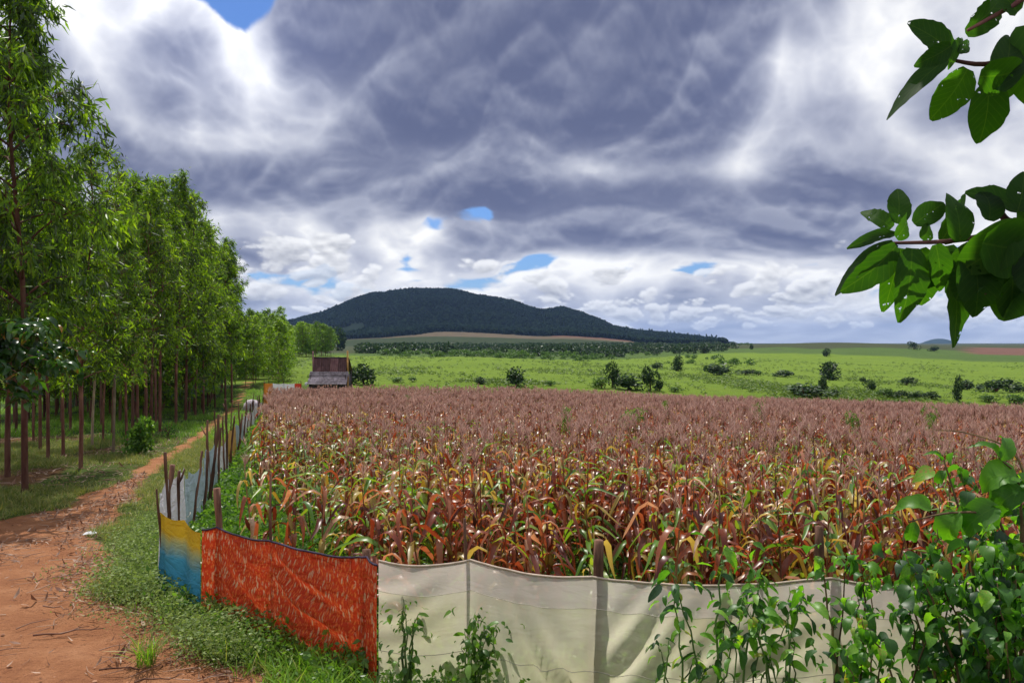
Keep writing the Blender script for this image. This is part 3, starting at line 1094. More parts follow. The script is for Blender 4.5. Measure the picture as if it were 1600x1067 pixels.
# ------------------------------------------------------------------ plantation trees
def euc_variant(seed, H=12.0, nleaf=9000, start=.28, leaf=.17, rad=1.75, droop=1.0):
    rg = np.random.default_rng(seed)
    tr, br = MB(), MB()
    nz = 14
    tz = np.linspace(0, 1, nz)
    lean = rg.uniform(-.7, .7, 2)
    cx = lean[0] * tz ** 1.6 + .10 * np.sin(tz * 9 + rg.uniform(0, 6)) * tz
    cyy = lean[1] * tz ** 1.6 + .10 * np.sin(tz * 8 + rg.uniform(0, 6)) * tz
    P = np.stack([cx, cyy, tz * H], -1)
    P[0, 2] = -.25
    r0 = .062
    add_tube(tr, P, r0 * (1 - tz) ** .8 + .010, 7, 0, .08, rg)
    tips, tdir, wgt = [], [], []
    nb = 46
    for k in range(nb):
        f = start + (1 - start) * (k + rg.uniform(0, 1)) / nb
        base = np.array([np.interp(f, tz, P[:, i]) for i in range(3)])
        a = k * 2.4 + rg.uniform(-.5, .5)
        ff = (f - start) / (1 - start)
        ln = rad * (np.interp(ff, [0, .12, .35, .65, .9, 1], [.55, .95, 1.1, .80, .42, .14])) * rg.uniform(.5, 1.35)
        el = R(rg.uniform(28, 62))
        hd = np.array([math.cos(a), math.sin(a), 0])
        q = np.linspace(0, 1, 6)
        Q = base + hd * (ln * q * math.cos(el * .8))[:, None] + np.array([0, 0, 1]) * (ln * (q * math.sin(el) * 1.1 - .55 * droop * q ** 2.6))[:, None]
        add_tube(br, Q, np.linspace(.020 + .012 * (1 - ff), .005, 6), 4, 0, cap=False)
        for s in range(7):
            t0 = rg.uniform(.30, 1.0)
            b2 = np.array([np.interp(t0, q, Q[:, i]) for i in range(3)])
            a2 = a + rg.uniform(-1.5, 1.5)
            l2 = rg.uniform(.25, .75) * ln * .62
            h2 = np.array([math.cos(a2), math.sin(a2), rg.uniform(-.1, .6)])
            e = b2 + h2 * l2
            e2 = e + np.array([h2[0] * .12, h2[1] * .12, -.28 * droop * rg.uniform(.4, 1.4)])
            add_tube(br, [b2, (b2 + e) / 2 + [0, 0, .05], e, e2], [.007, .005, .004, .002], 3, 0, cap=False)
            for w in range(3):
                tt = rg.uniform(.35, 1.0)
                tips.append(b2 + (e - b2) * tt if tt < .85 else e2)
                tdir.append(h2)
                wgt.append(1.0)
    tips, tdir = np.array(tips), np.array(tdir)
    w = rg.integers(0, len(tips), nleaf)
    P = tips[w] + rg.normal(size=(nleaf, 3)) * np.array([.085, .085, .15])
    D = np.array([0, 0, -1.0]) * rg.uniform(.15, 1.3, nleaf)[:, None] * droop + rand_dirs(rg, nleaf) * .75 + tdir[w] * .25
    D /= np.linalg.norm(D, axis=1)[:, None]
    Ls = leaf * rg.uniform(.65, 1.45, nleaf)
    V, F = leaf_quads(rg, P, D, Ls, Ls * rg.uniform(.16, .27, nleaf))
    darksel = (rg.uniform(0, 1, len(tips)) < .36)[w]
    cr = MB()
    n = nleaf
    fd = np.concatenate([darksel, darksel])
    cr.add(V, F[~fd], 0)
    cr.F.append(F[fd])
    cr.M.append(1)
    k = seed
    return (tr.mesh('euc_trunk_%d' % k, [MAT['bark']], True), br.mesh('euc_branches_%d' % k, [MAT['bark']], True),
            cr.mesh('euc_crown_%d' % k, [MAT['euc'], MAT['euc_dark']]))


def build_plantation():
    rg = np.random.default_rng(21)
    near = [euc_variant(100 + k, 12, 6200, [.26, .30, .24, .34, .28, .36][k], .235, [1.7, 1.4, 1.9, 1.35, 1.6, 1.3][k], [1.0, 1.2, .8, 1.1, .9, 1.0][k]) for k in range(6)]
    inner = [euc_variant(150 + k, 12, 3400, [.50, .44, .56, .48][k], .235, [1.5, 1.3, 1.6, 1.25][k], 1.0) for k in range(4)]
    far = [euc_variant(200 + k, 12, 3600, [.10, .16, .06, .22][k], .36, 1.9, .9) for k in range(4)]

    full = euc_variant(301, 12, 13000, .26, .235, 1.9, 1.15)

    def tree(x, y, h, lab, group, src, wide=1.0):
        tr, br, cr = src
        root = thing('plantation_tree', lab, 'tree', (x, y, gzs(x, y)), rg.uniform(0, 6.3), group)
        s = h / 12.0
        k = (s * wide, s * wide, s)
        t = obj('trunk', tr, root, scale=(s * 1.05, s * 1.05, s))
        obj('branches', br, t)
        obj('crown', cr, root, scale=k)
        return root
    # the row that stands along the track, from the camera outwards
    edge = [(39, 769, 13.6, 'nearest plantation tree with dark red trunk at the left margin'),
            (12, 745, 12.6, 'plantation tree with pale foot at the very left margin behind the nearest one'),
            (126, 731, 10.1, 'leaning plantation tree standing foremost in the grass by the track'),
            (75, 720, 10.0, 'thin plantation tree right of the nearest dark red trunk'),
            (99, 712, 9.6, 'straight dark plantation tree behind the leaning foremost one'),
            (177, 706, 8.8, 'pale barked straight plantation tree left of the leafy shrub'),
            (198, 701, 9.0, 'dark plantation tree directly behind the leafy shrub'),
            (144, 697, 9.4, 'dark plantation tree between the foremost and the pale barked one'),
            (63, 703, 10.8, 'slim plantation tree in the second row near the left margin'),
            (237, 680, 12.0, 'plantation tree at the wood edge just right of the leafy shrub'),
            (250, 674, 13.2, 'second plantation tree at the wood edge right of the leafy shrub'),
            (275, 663, 14.8, 'third plantation tree at the wood edge right of the leafy shrub'),
            (290, 656, 15.0, 'fourth plantation tree at the wood edge right of the leafy shrub'),
            (305, 650, 14.4, 'fifth plantation tree at the wood edge right of the leafy shrub'),
            (318, 648, 12.8, 'sixth plantation tree at the wood edge right of the leafy shrub'),
            (336, 638, 12.8, 'plantation tree with low bright crown at the bend of the wood edge'),
            (352, 633, 15.0, 'plantation tree before the far end of the track'),
            (362, 630, 15.6, 'last tall plantation tree at the far end of the track')]
    pts = []
    for k, (u, v, h, lab) in enumerate(edge):
        x, y = on_ground(u, v, 12, 90)
        o = tree(x, y, h, lab, 'plantation trees along the track', full if k < 2 else near[k % 6], 1.0)
        if 'pale barked' in lab:
            for c in o.children:
                if c.name.startswith('trunk'):
                    m2 = c.data.copy()
                    m2.materials[0] = MAT['bark_pale']
                    c.data = m2
        pts.append((x, y))
    # the grid behind
    c, s = math.cos(R(16)), math.sin(R(16))
    n = 0
    for a in np.arange(0, 110, 3.1):
        for b in np.arange(2.6, 46, 2.9):
            y = 17 + a * c - b * s * .2 + rg.uniform(-.3, .3)
            x = -11.6 - (y - 20) * .262 - b + rg.uniform(-.3, .3)
            if y > 92 or y < 14:
                continue
            lim = -.64 * y - 2.6
            if x < lim or (x > -.15 * y and False):
                continue
            if b > 5.5 + .16 * y:
                continue
            if min((x - p[0]) ** 2 + (y - p[1]) ** 2 for p in pts) < 1.5:
                continue
            pts.append((x, y))
            out = x < -.64 * y
            deep = b > 3.5
            src = (inner[rg.integers(0, 4)] if deep else near[rg.integers(0, 6)]) if y < 50 else far[rg.integers(0, 4)]
            h = np.interp(y, [14, 19, 23, 36, 44, 58, 95], [13.4, 12.4, 8.8, 9.2, 13.8, 14.6, 14.6]) * rg.uniform(.80, 1.10)
            if y < 34:
                lab, grp = 'slim dark trunked plantation tree inside the near part of the wood', 'trees inside the near wood'
            else:
                lab, grp = 'slim plantation tree deep inside the wood left of the track', 'trees deep inside the wood'
            tree(x, y, h, lab, grp, src)
            n += 1
    # the wood goes on behind the hut
    for k in range(46):
        u = rg.uniform(362, 455)
        y = rg.uniform(92, 150)
        x = (u - 800) / FPX * y
        tree(x, y, rg.uniform(7.2, 9.4) * np.interp(y, [92, 150], [.85, 1.25]), 'light green tree of the far wood edge between the track and the hut', 'trees of the far wood edge', far[rg.integers(0, 4)], 1.35)
    for k in range(44):
        u = rg.uniform(440, 518)
        y = rg.uniform(270, 330)
        x = (u - 800) / FPX * y
        tree(x, y, rg.uniform(10.2, 12.2), 'bright green tree of the distant plantation behind the hut', 'trees of the distant plantation', far[rg.integers(0, 4)], 1.5)
    print('plantation trees', len(pts))


build_plantation()


# ------------------------------------------------------------------ leaf blades
def blade(rg, length, width, bend, n=6, fold=.25, droop=.0, start=60, twist=.6, shape='corn', wave=0.0):
    """A curved leaf running out along +X from the origin."""
    t = np.linspace(0, 1, n + 1)
    ang = R(start) - R(bend) * ((sstep(0.04, .46, t) if shape == 'corn' else sstep(.05, .75, t)) * .85 + t * .15)
    ds = length / n
    X = np.concatenate([[0], np.cumsum(np.cos((ang[1:] + ang[:-1]) / 2) * ds)])
    Z = np.concatenate([[0], np.cumsum(np.sin((ang[1:] + ang[:-1]) / 2) * ds)])
    if shape == 'corn':
        w = width * (np.minimum(1, .55 + 2.2 * t) * (1 - t ** 2.2) ** .8)
    elif shape == 'oval':
        w = width * np.sin(np.clip(t * .94 + .04, 0, 1) ** .8 * math.pi) ** .75
    elif shape == 'heart':
        w = width * np.interp(t, [0, .04, .14, .28, .45, .62, .78, .88, .95, 1], [.06, .42, .86, 1.0, .93, .70, .40, .20, .09, .0])
    else:
        w = width * np.sin(np.clip(t, 0, 1) ** .7 * math.pi) ** .8
    w = np.maximum(w, width * .02)
    tw = twist * t * rg.uniform(-1, 1) * 2
    nx, nz = -np.sin(ang), np.cos(ang)
    sy, sn = np.cos(tw), np.sin(tw)
    side = np.stack([nx * sn, sy, nz * sn], -1)
    nor = np.stack([nx * sy, -sn, nz * sy], -1)
    c = np.stack([X, np.zeros_like(X), Z], -1)
    c[:, 1] += wave * np.sin(t * 5 + rg.uniform(0, 6)) * t
    wv = 1 + .0 * t
    Lf = c + side * (w / 2)[:, None] + nor * (w * fold * (1 + .5 * rg.uniform(-1, 1, n + 1)))[:, None]
    Rt = c - side * (w / 2)[:, None] + nor * (w * fold * (1 + .5 * rg.uniform(-1, 1, n + 1)))[:, None]
    V = np.stack([Lf, c, Rt], 1).reshape(-1, 3)
    k = np.arange(n)[:, None] * 3
    F = np.concatenate([k + np.array([[0, 1, 4, 3]]), k + np.array([[1, 2, 5, 4]])], 0)
    return V, F


def flat_blade(rg, length, width, bend, n=3, start=60, twist=.5):
    t = np.linspace(0, 1, n + 1)
    ang = R(start) - R(bend) * np.minimum(1, 1.7 * t)
    ds = length / n
    X = np.concatenate([[0], np.cumsum(np.cos((ang[1:] + ang[:-1]) / 2) * ds)])
    Z = np.concatenate([[0], np.cumsum(np.sin((ang[1:] + ang[:-1]) / 2) * ds)])
    w = width * np.array([.7] + [1.0] * (n - 1) + [.12])
    tw = rg.uniform(-twist, twist) * 2 * t
    side = np.stack([-np.sin(ang) * np.sin(tw), np.cos(tw), np.cos(ang) * np.sin(tw)], -1)
    c = np.stack([X, 0 * X, Z], -1)
    V = np.stack([c + side * w[:, None] / 2, c - side * w[:, None] / 2], 1).reshape(-1, 3)
    k = np.arange(n)[:, None] * 2
    return V, k + np.array([[0, 1, 3, 2]])


def rotz(V, a):
    c, s = math.cos(a), math.sin(a)
    return np.stack([V[:, 0] * c - V[:, 1] * s, V[:, 0] * s + V[:, 1] * c, V[:, 2]], -1)


# ------------------------------------------------------------------ maize
CORN_MATS = ['corn', 'corn_gold', 'corn_green', 'stalk', 'tassel']


def corn_plan(rg, green, rise=1.12, wide=1.0):
    """Leaf list of a plant: height, azimuth, length, width, start angle, bend, material index."""
    L = []
    n = rg.integers(10, 14)
    a0 = rg.uniform(0, 6.3)
    for k in range(n):
        f = (k + .6) / n
        h = .26 + rise * f
        a = a0 + (k % 2) * math.pi + rg.uniform(-.6, .6)
        ln = np.interp(f, [0, .4, .8, 1], [.50, .74, .66, .40]) * rg.uniform(.8, 1.15)
        wd = np.interp(f, [0, .5, 1], [.042, .056, .040]) * rg.uniform(.8, 1.2) * wide
        st = np.interp(f, [0, .5, 1], [30, 62, 74]) + rg.uniform(-12, 12)
        bd = np.interp(f, [0, .5, 1], [112, 148, 150]) * rg.uniform(.78, 1.08)
        q = rg.uniform()
        if q < green:
            m = 2
            bd *= .72
        elif q < green + .10 + green * .5:
            m = 1
        else:
            m = 0
        L.append((h, a, ln, wd, st, bd, m))
    return L


def tassel_arrays(rg, fat=1.0, n=7, seg=2):
    mb = MB()
    for k in range(n):
        a = k * 2.4 + rg.uniform(-.3, .3)
        sp = 0.05 if k == 0 else rg.uniform(.25, .7)
        ln = .30 if k == 0 else rg.uniform(.16, .25)
        d = np.array([math.cos(a) * sp, math.sin(a) * sp, 1.0])
        d /= np.linalg.norm(d)
        w = .0085 * fat
        s = np.array([-math.sin(a), math.cos(a), 0]) * w
        s2 = np.cross(d, s / w) * w
        p0 = np.array([0, 0, .0 + .012 * k])
        p1 = p0 + d * ln * .55
        p2 = p0 + d * ln + np.array([math.cos(a), math.sin(a), -.5]) * .03
        mb.add([p0 + s, p0 - s, p1 - s, p1 + s, p2], [[0, 1, 2, 3]])
        mb.F.append(np.array([[3, 2, 4]]) + mb.n - 5)
        mb.M.append(0)
        mb.add([p0 + s2, p0 - s2, p1 - s2, p1 + s2, p2], [[0, 1, 2, 3]])
        mb.F.append(np.array([[3, 2, 4]]) + mb.n - 5)
        mb.M.append(0)
    return mb


def corn_lod(seed, lod, green=.05):
    rg = np.random.default_rng(seed)
    mb = MB()
    H = 1.72
    if lod == 0:
        add_tube(mb, [(0, 0, -.05), (.01, 0, .8), (0, .01, H)], [.014, .011, .006], 4, 3, cap=False)
    else:
        w = .011 if lod == 1 else .018
        mb.add([(-w, 0, 0), (w, 0, 0), (w * .6, 0, H), (-w * .6, 0, H)], [[0, 1, 2, 3]], 3)
        mb.add([(0, -w, 0), (0, w, 0), (0, w * .6, H), (0, -w * .6, H)], [[0, 1, 2, 3]], 3)
    for (h, a, ln, wd, st, bd, m) in corn_plan(rg, green):
        if lod == 2 and h < .85:
            continue
        V, F = flat_blade(rg, ln, wd * (1.0 if lod == 0 else 1.15 if lod == 1 else 1.5), bd, 5 if lod == 0 else 3, st)
        V = rotz(V, a)
        V[:, 2] += h
        mb.add(V, F, m)
    t = tassel_arrays(rg, [.6, .95, 1.7][lod], [9, 7, 5][lod])
    V, Fs, Ms = t.arrays()
    V = V.copy()
    V[:, 2] += H - .02
    base = mb.n
    mb.V.append(V)
    mb.n += len(V)
    for F in Fs:
        mb.F.append(F + base)
        mb.M.append(4)
    return mb.arrays()


def sparse_left(x, y):
    """How thin the stand is: the weedy corner next to the bend of the fence."""
    dl = x - fence_x(y)
    return np.clip(1 - sstep(2.2, 5.5, dl), 0, 1) * (1 - sstep(17, 26, y))


def corn_positions():
    rg = np.random.default_rng(77)
    P = []
    # rows run across the view
    for r in np.arange(8.4, 76, .60):
        xs = np.arange(-26, 52, .235)
        xs = xs + rg.uniform(-.10, .10, len(xs))
        ys = r + rg.uniform(-.13, .13, len(xs)) + .03 * xs
        P.append(np.stack([xs, ys], -1))
    P = np.concatenate(P)
    x, y = P[:, 0], P[:, 1]
    dl = x - fence_x(y)
    keep = (dl > np.interp(y, [9, 13, 18, 25, 45, 70], [1.0, 1.05, 1.05, 1.0, .9, .7])) & (y > front_y(x) + np.interp(x, [-4, -1, 1, 8], [1.5, 1.2, 1.2, 1.2])) & (y < back_y(x))
    keep &= (x < .64 * y + 2.5)
    keep &= rg.uniform(0, 1, len(x)) > .66 * sparse_left(x, y)
    keep &= rg.uniform(0, 1, len(x)) < np.interp(y, [30, 50], [1, .75])
    gap = (np.abs(x - 1.0) < .55) & (y < 11.6)
    keep &= ~(gap & (rg.uniform(0, 1, len(x)) < .75))
    keep &= ~((x < -13) & (x > -17) & (y > 66.5) & (y < 70.5) & False)
    return P[keep], rg


CORN_P, _crg = corn_positions()


def build_corn():
    rg = np.random.default_rng(78)
    P = CORN_P
    d = np.hypot(P[:, 0], P[:, 1])
    infr = np.abs(P[:, 0]) < .66 * P[:, 1]
    order = np.argsort(np.where(infr, d, 1e6))
    own, rest = order[:300], order[300:]
    rest = np.concatenate([rest])
    # --- single plants, each leaf its own part
    V0 = {}
    for mname in ('corn', 'corn_gold', 'corn_green'):
        V0[mname] = []
        for k in range(14):
            q = np.random.default_rng(900 + k)
            f = k / 13
            bd = (np.interp(f, [0, 1], [95, 170]) if mname != 'corn_green' else np.interp(f, [0, 1], [60, 135])) * q.uniform(.9, 1.1)
            V, F = blade(q, 1.0, .105 if mname != 'corn_green' else .12, bd, 7, q.uniform(.12, .42), start=0, twist=.9 if mname != 'corn_green' else .4, wave=.05)
            V0[mname].append((bd, make_mesh('maize_leaf', V, [F], [MAT[mname]], None, True)))
    stalks = []
    for k in range(5):
        q = np.random.default_rng(950 + k)
        mb = MB()
        zz = np.linspace(0, 1.72, 9)
        zz[0] = -.08
        P_ = np.stack([.025 * np.sin(zz * 2 + k), .025 * np.cos(zz * 1.7 + k * 2), zz], -1)
        add_tube(mb, P_, np.linspace(.0155, .006, 9) * (1 + .12 * (np.arange(9) % 2)), 6, 0)
        stalks.append(mb.mesh('maize_stalk', [MAT['stalk']], True))
    tas = [tassel_arrays(np.random.default_rng(970 + k), .6, 9).mesh('maize_tassel', [MAT['tassel']]) for k in range(4)]
    ears = []
    for k in range(2):
        mb = MB()
        q = np.random.default_rng(990 + k)
        add_tube(mb, [(0, 0, 0), (.03, 0, .05), (.055, 0, .12), (.07, 0, .20), (.075, 0, .25)], [.012, .026, .030, .020, .006], 6, 0, .12, q)
        ears.append(mb.mesh('maize_ear', [MAT['corn_gold'] if k else MAT['corn']], True))
    for i in own:
        x, y = P[i]
        g_ = .09 + .10 * float(vnoise(x * .9, y * .9, 4) > .62) + .10 * float(sparse_left(np.array([x]), np.array([y]))[0])
        if rg.uniform() < .09:
            g_ = .75
        k = int(round((y - float(front_y(x)) - 1.0) / .6))
        row = ['front row', 'second row', 'third row', 'fourth row', 'fifth row', 'back rows'][max(0, min(5, k))]
        where = 'behind the orange cloth' if x < -1.5 else 'behind the white sheet left of the thick post' if x < .8 else 'right of the thick post' if x < 3.1 else 'right of the dark leaning post'
        lab = ('greenish maize plant in the ' if g_ > .5 else 'dried maize plant in the ') + row + ' ' + where
        root = thing('maize_plant', lab, 'maize', (x, y, gzs(x, y)), 0, lab.replace(' plant', ' plants'))
        sc = rg.uniform(.78, 1.10)
        root.rotation_euler = (rg.normal(0, .09), rg.normal(0, .09), rg.uniform(0, 6.3))
        obj('stalk', stalks[rg.integers(0, 5)], root, scale=sc)
        if rg.uniform() < (.15 if y < 11.5 else .6):
            obj('tassel', tas[rg.integers(0, 4)], root, (0, 0, 1.70 * sc), (rg.normal(0, .15), rg.normal(0, .15), rg.uniform(0, 6)), sc)
        if rg.uniform() < .7:
            obj('ear', ears[rg.integers(0, 2)], root, (0, 0, rg.uniform(.7, .95) * sc), (0, 0, rg.uniform(0, 6.3)))
        for (h, a, ln, wd, st, bd, m) in corn_plan(rg, g_, 1.34, 1.12):
            pool = V0[CORN_MATS[m]]
            k = int(np.argmin([abs(b - bd) + rg.uniform(0, 30) for b, _ in pool]))
            obj('leaf', pool[k][1], root, (0, 0, h * sc), (0, -R(st), a), (ln, ln * wd / .07 / .74, ln))
    # --- the rest of the field in one object
    P = P[rest]
    d = np.hypot(P[:, 0], P[:, 1])
    lod = np.where(d < 24, 0, np.where(d < 42, 1, 2))
    vs, nvar = [], 10
    for l in range(3):
        for k in range(nvar):
            vs.append(corn_lod(300 + 20 * l + k, l, .45 if k == 0 else .04))
    choice = lod * nvar + rg.integers(0, nvar, len(P))
    # greener, yellower stand along the left fence
    dl = P[:, 0] - fence_x(P[:, 1])
    gsel = rg.uniform(0, 1, len(P)) < .42 * (1 - sstep(1.5, 7.5, dl)) * (P[:, 1] < 44)
    choice[gsel] = lod[gsel] * nvar
    sc = rg.uniform(.78, 1.10, len(P)) * (.90 + .2 * fbm(P[:, 0] * .25, P[:, 1] * .25, 33))
    mb = scatter(vs, choice, np.stack([P[:, 0], P[:, 1], gz(P[:, 0], P[:, 1])], -1), rg.uniform(0, 6.3, len(P)), sc, tilt=rg.normal(0, .09, (len(P), 2)))
    o = obj('maize_field', mb.mesh('maize_field', [MAT[k] for k in CORN_MATS]))
    tag(o, 'field of dried reddish brown maize reaching back to the green valley', 'maize field', kind='stuff')
    print('corn', len(CORN_P), 'tris ~', sum(len(f) * (f.shape[1] - 2) for f in mb.F))


build_corn()


# green weeds standing out of the maize
def build_field_weeds():
    rg = np.random.default_rng(31)
    ms = [bush_variant(rg, 420, 8, .10).mesh('field_weed', [MAT['weed']]) for _ in range(3)]
    L = [(992, 650, 46, 12, 'largest green weed clump rising from the middle of the maize'), (635, 622, 18, 8, 'small green weed clump in the maize right of the hut'),
         (1184, 641, 22, 9, 'green weed clump in the maize right of the largest one'), (1330, 655, 24, 9, 'green weed clump in the right part of the maize'),
         (1377, 629, 18, 7, 'pale weed clump near the far maize edge on the right'), (1455, 644, 30, 10, 'wide pale weed clump in the far right maize'),
         (1453, 656, 22, 8, 'weed clump just before the wide pale one'), (1042, 632, 20, 7, 'weed clump near the far maize edge above the largest one'),
         (885, 650, 20, 8, 'faint weed clump left of the largest one'), (1210, 621, 16, 7, 'weed clump at the far maize edge right of centre')]
    for k, (u, v, w, h, lab) in enumerate(L):
        x, y = on_ground(u, v + 2, 18, 80, up=1.75)
        s = y / FPX
        root = thing('weed_clump', lab, 'weed', (x, y, gzs(x, y)), rg.uniform(0, 6), 'green weeds in the maize')
        obj('foliage', ms[k % 3], root, (0, 0, 1.35), scale=(w * s, w * s, .75))
        mb = MB()
        for q in range(5):
            a = q * 1.3
            add_tube(mb, [(0, 0, -.05), (.1 * math.cos(a), .1 * math.sin(a), .8), (w * s * .3 * math.cos(a), w * s * .3 * math.sin(a), 1.75)], [.012, .01, .006], 4)
        obj('stem', mb.mesh('weed_stem', [MAT['greenstem']], True), root)


build_field_weeds()


# ------------------------------------------------------------------ fence
def post_mesh(seed, h, r, crook=.05, sides=8, fork=False):
    rg = np.random.default_rng(seed)
    n = max(6, int(h * 7))
    t = np.linspace(0, 1, n)
    k1, k2 = rg.uniform(0, 6, 2)
    P = np.stack([crook * np.sin(t * 3 + k1) * t, crook * np.cos(t * 3 + k2) * t, t * (h + .25) - .25], -1)
    P[:, :2] += np.cumsum(rg.normal(0, crook * .16, (n, 2)), 0)
    mb = MB()
    add_tube(mb, P, np.linspace(r, r * .72, n) * (1 + .15 * rg.uniform(-1, 1, n)), sides, 0, .16, rg)
    if fork:
        b = P[int(n * .8)]
        a = rg.uniform(0, 6)
        add_tube(mb, [b, b + [.06 * math.cos(a), .06 * math.sin(a), .08], b + [.12 * math.cos(a), .12 * math.sin(a), .22]], [r * .6, r * .5, r * .35], 6, 0, .1, rg)
    return mb.mesh('post', [MAT['post']], True)


def cloth_mat(name, builder, trans=.35, clear=.0, rough=.75, bump=.8):
    m, g, b, out = new_mat(name)
    tc = g.n.new('ShaderNodeTexCoord')
    uv = g.n.new('ShaderNodeUVMap')
    c = builder(g, uv.outputs[0], tc.outputs['Object'])
    g.put(b.inputs['Base Color'], c)
    b.inputs['Roughness'].default_value = rough
    b.inputs['Specular IOR Level'].default_value = .2
    mpn = g.n.new('ShaderNodeMapping')
    mpn.inputs['Rotation'].default_value = (0, R(35), 0)
    mpn.inputs['Scale'].default_value = (1, 1, 3.2)
    g.l.new(tc.outputs['Object'], mpn.inputs[0])
    nf = g.m('ADD', g.m('ABSOLUTE', g.m('SUBTRACT', g.noise(mpn.outputs[0], 1.9, 3, .5, .5), .5)), g.m('MULTIPLY', g.noise(tc.outputs['Object'], 6.0, 4, .6), .22))
    bp = g.n.new('ShaderNodeBump')
    bp.inputs['Strength'].default_value = bump
    bp.inputs['Distance'].default_value = .16
    g.l.new(nf, bp.inputs['Height'])
    g.l.new(bp.outputs[0], b.inputs['Normal'])
    tr = g.n.new('ShaderNodeBsdfTranslucent')
    g.put(tr.inputs[0], c)
    mx = g.n.new('ShaderNodeMixShader')
    mx.inputs[0].default_value = trans
    g.l.new(b.outputs[0], mx.inputs[1])
    g.l.new(tr.outputs[0], mx.inputs[2])
    last = mx.outputs[0]
    if clear:
        tp = g.n.new('ShaderNodeBsdfTransparent')
        m2 = g.n.new('ShaderNodeMixShader')
        m2.inputs[0].default_value = clear
        g.l.new(last, m2.inputs[1])
        g.l.new(tp.outputs[0], m2.inputs[2])
        last = m2.outputs[0]
    g.l.new(last, out.inputs[0])
    return m


def c_white(g, uv, P):
    n = g.noise(P, 1.6, 5, .6)
    sp = g.n.new('ShaderNodeSeparateXYZ')
    g.l.new(uv, sp.inputs[0])
    c = g.mix(g.rng(n, .35, .7), (.92, .87, .67), (.85, .79, .53))
    top = g.rng(sp.outputs[1], .80, .805)
    c = g.mix(top, c, (.88, .80, .70))
    st = g.noise(g.scale(P, (3, 3, .7)), 2.0, 5, .65)
    return g.mix(g.m('MULTIPLY', g.rng(st, .52, .75, 0, .55), g.rng(sp.outputs[1], .1, .75, 1, .1)), c, (.62, .58, .34))


def c_orange(g, uv, P):
    w = g.noise(uv, 6, 3, .6, col=True)
    q = g.vm('ADD', g.scale(uv, (1.0, .42, 1)), g.vm('SCALE', w, scale=.05))
    sh = g.n.new('ShaderNodeMapping')
    sh.inputs['Rotation'].default_value = (0, 0, R(-14))
    g.l.new(q, sh.inputs[0])
    v1 = g.vor(sh.outputs[0], 24.0)
    v2 = g.vor(sh.outputs[0], 60.0)
    n = g.noise(sh.outputs[0], 60, 4, .65)
    c = g.mix(g.rng(g.m('ADD', v2, g.m('MULTIPLY', g.m('SUBTRACT', n, .5), .6)), .15, .55), (.74, .18, .045), (.56, .050, .014))
    c = g.mix(g.rng(g.m('ADD', v1, g.m('MULTIPLY', g.m('SUBTRACT', n, .5), .9)), .38, .16, 0, .85), c, (.66, .42, .25))
    return g.mix(g.rng(n, .60, .70, 0, .65), c, (.22, .016, .010))


def c_blue(g, uv, P):
    sp = g.n.new('ShaderNodeSeparateXYZ')
    g.l.new(uv, sp.inputs[0])
    f = g.m('ADD', sp.outputs[1], g.m('MULTIPLY', g.m('SUBTRACT', g.noise(uv, 5, 3), .5), .12))
    return g.ramp(f, [(.30, (.035, .20, .36)), (.58, (.05, .26, .40)), (.74, (.34, .38, .18)), (.84, (.62, .42, .025)), (1.0, (.60, .38, .02))])


MAT['white_cloth'] = cloth_mat('white sheet', c_white, .68, .26, bump=.5)
MAT['orange_cloth'] = cloth_mat('orange speckled cloth', c_orange, .40)
MAT['blue_cloth'] = cloth_mat('yellow and blue cloth', c_blue, .40)


def solid_cloth(name, col, tr=.35):
    return cloth_mat(name, lambda g, uv, P: g.mix(g.rng(g.noise(P, 2.5, 4, .6), .3, .7, 0, .5), col, tuple(k * .72 for k in col)), tr)


MAT['pale_blue_cloth'] = solid_cloth('pale blue sheet', (.42, .55, .60))
MAT['pale_white_cloth'] = solid_cloth('white sack sheet', (.80, .82, .86))
MAT['yellow_cloth'] = solid_cloth('yellow sheet', (.66, .42, .12))
MAT['far_orange'] = solid_cloth('plain orange sheet', (.66, .24, .04))
MAT['far_red'] = solid_cloth('plain red sheet', (.60, .06, .03))
MAT['black_hem'] = bark_mat('black hem', (.012, .010, .020), (.03, .022, .045), 10, 1)
MAT['pale_hem'] = bark_mat('rolled hem', (.42, .33, .26), (.52, .42, .34), 10, 1)
MAT['seam'] = bark_mat('seam thread', (.46, .42, .34), (.55, .50, .42), 20, 1)


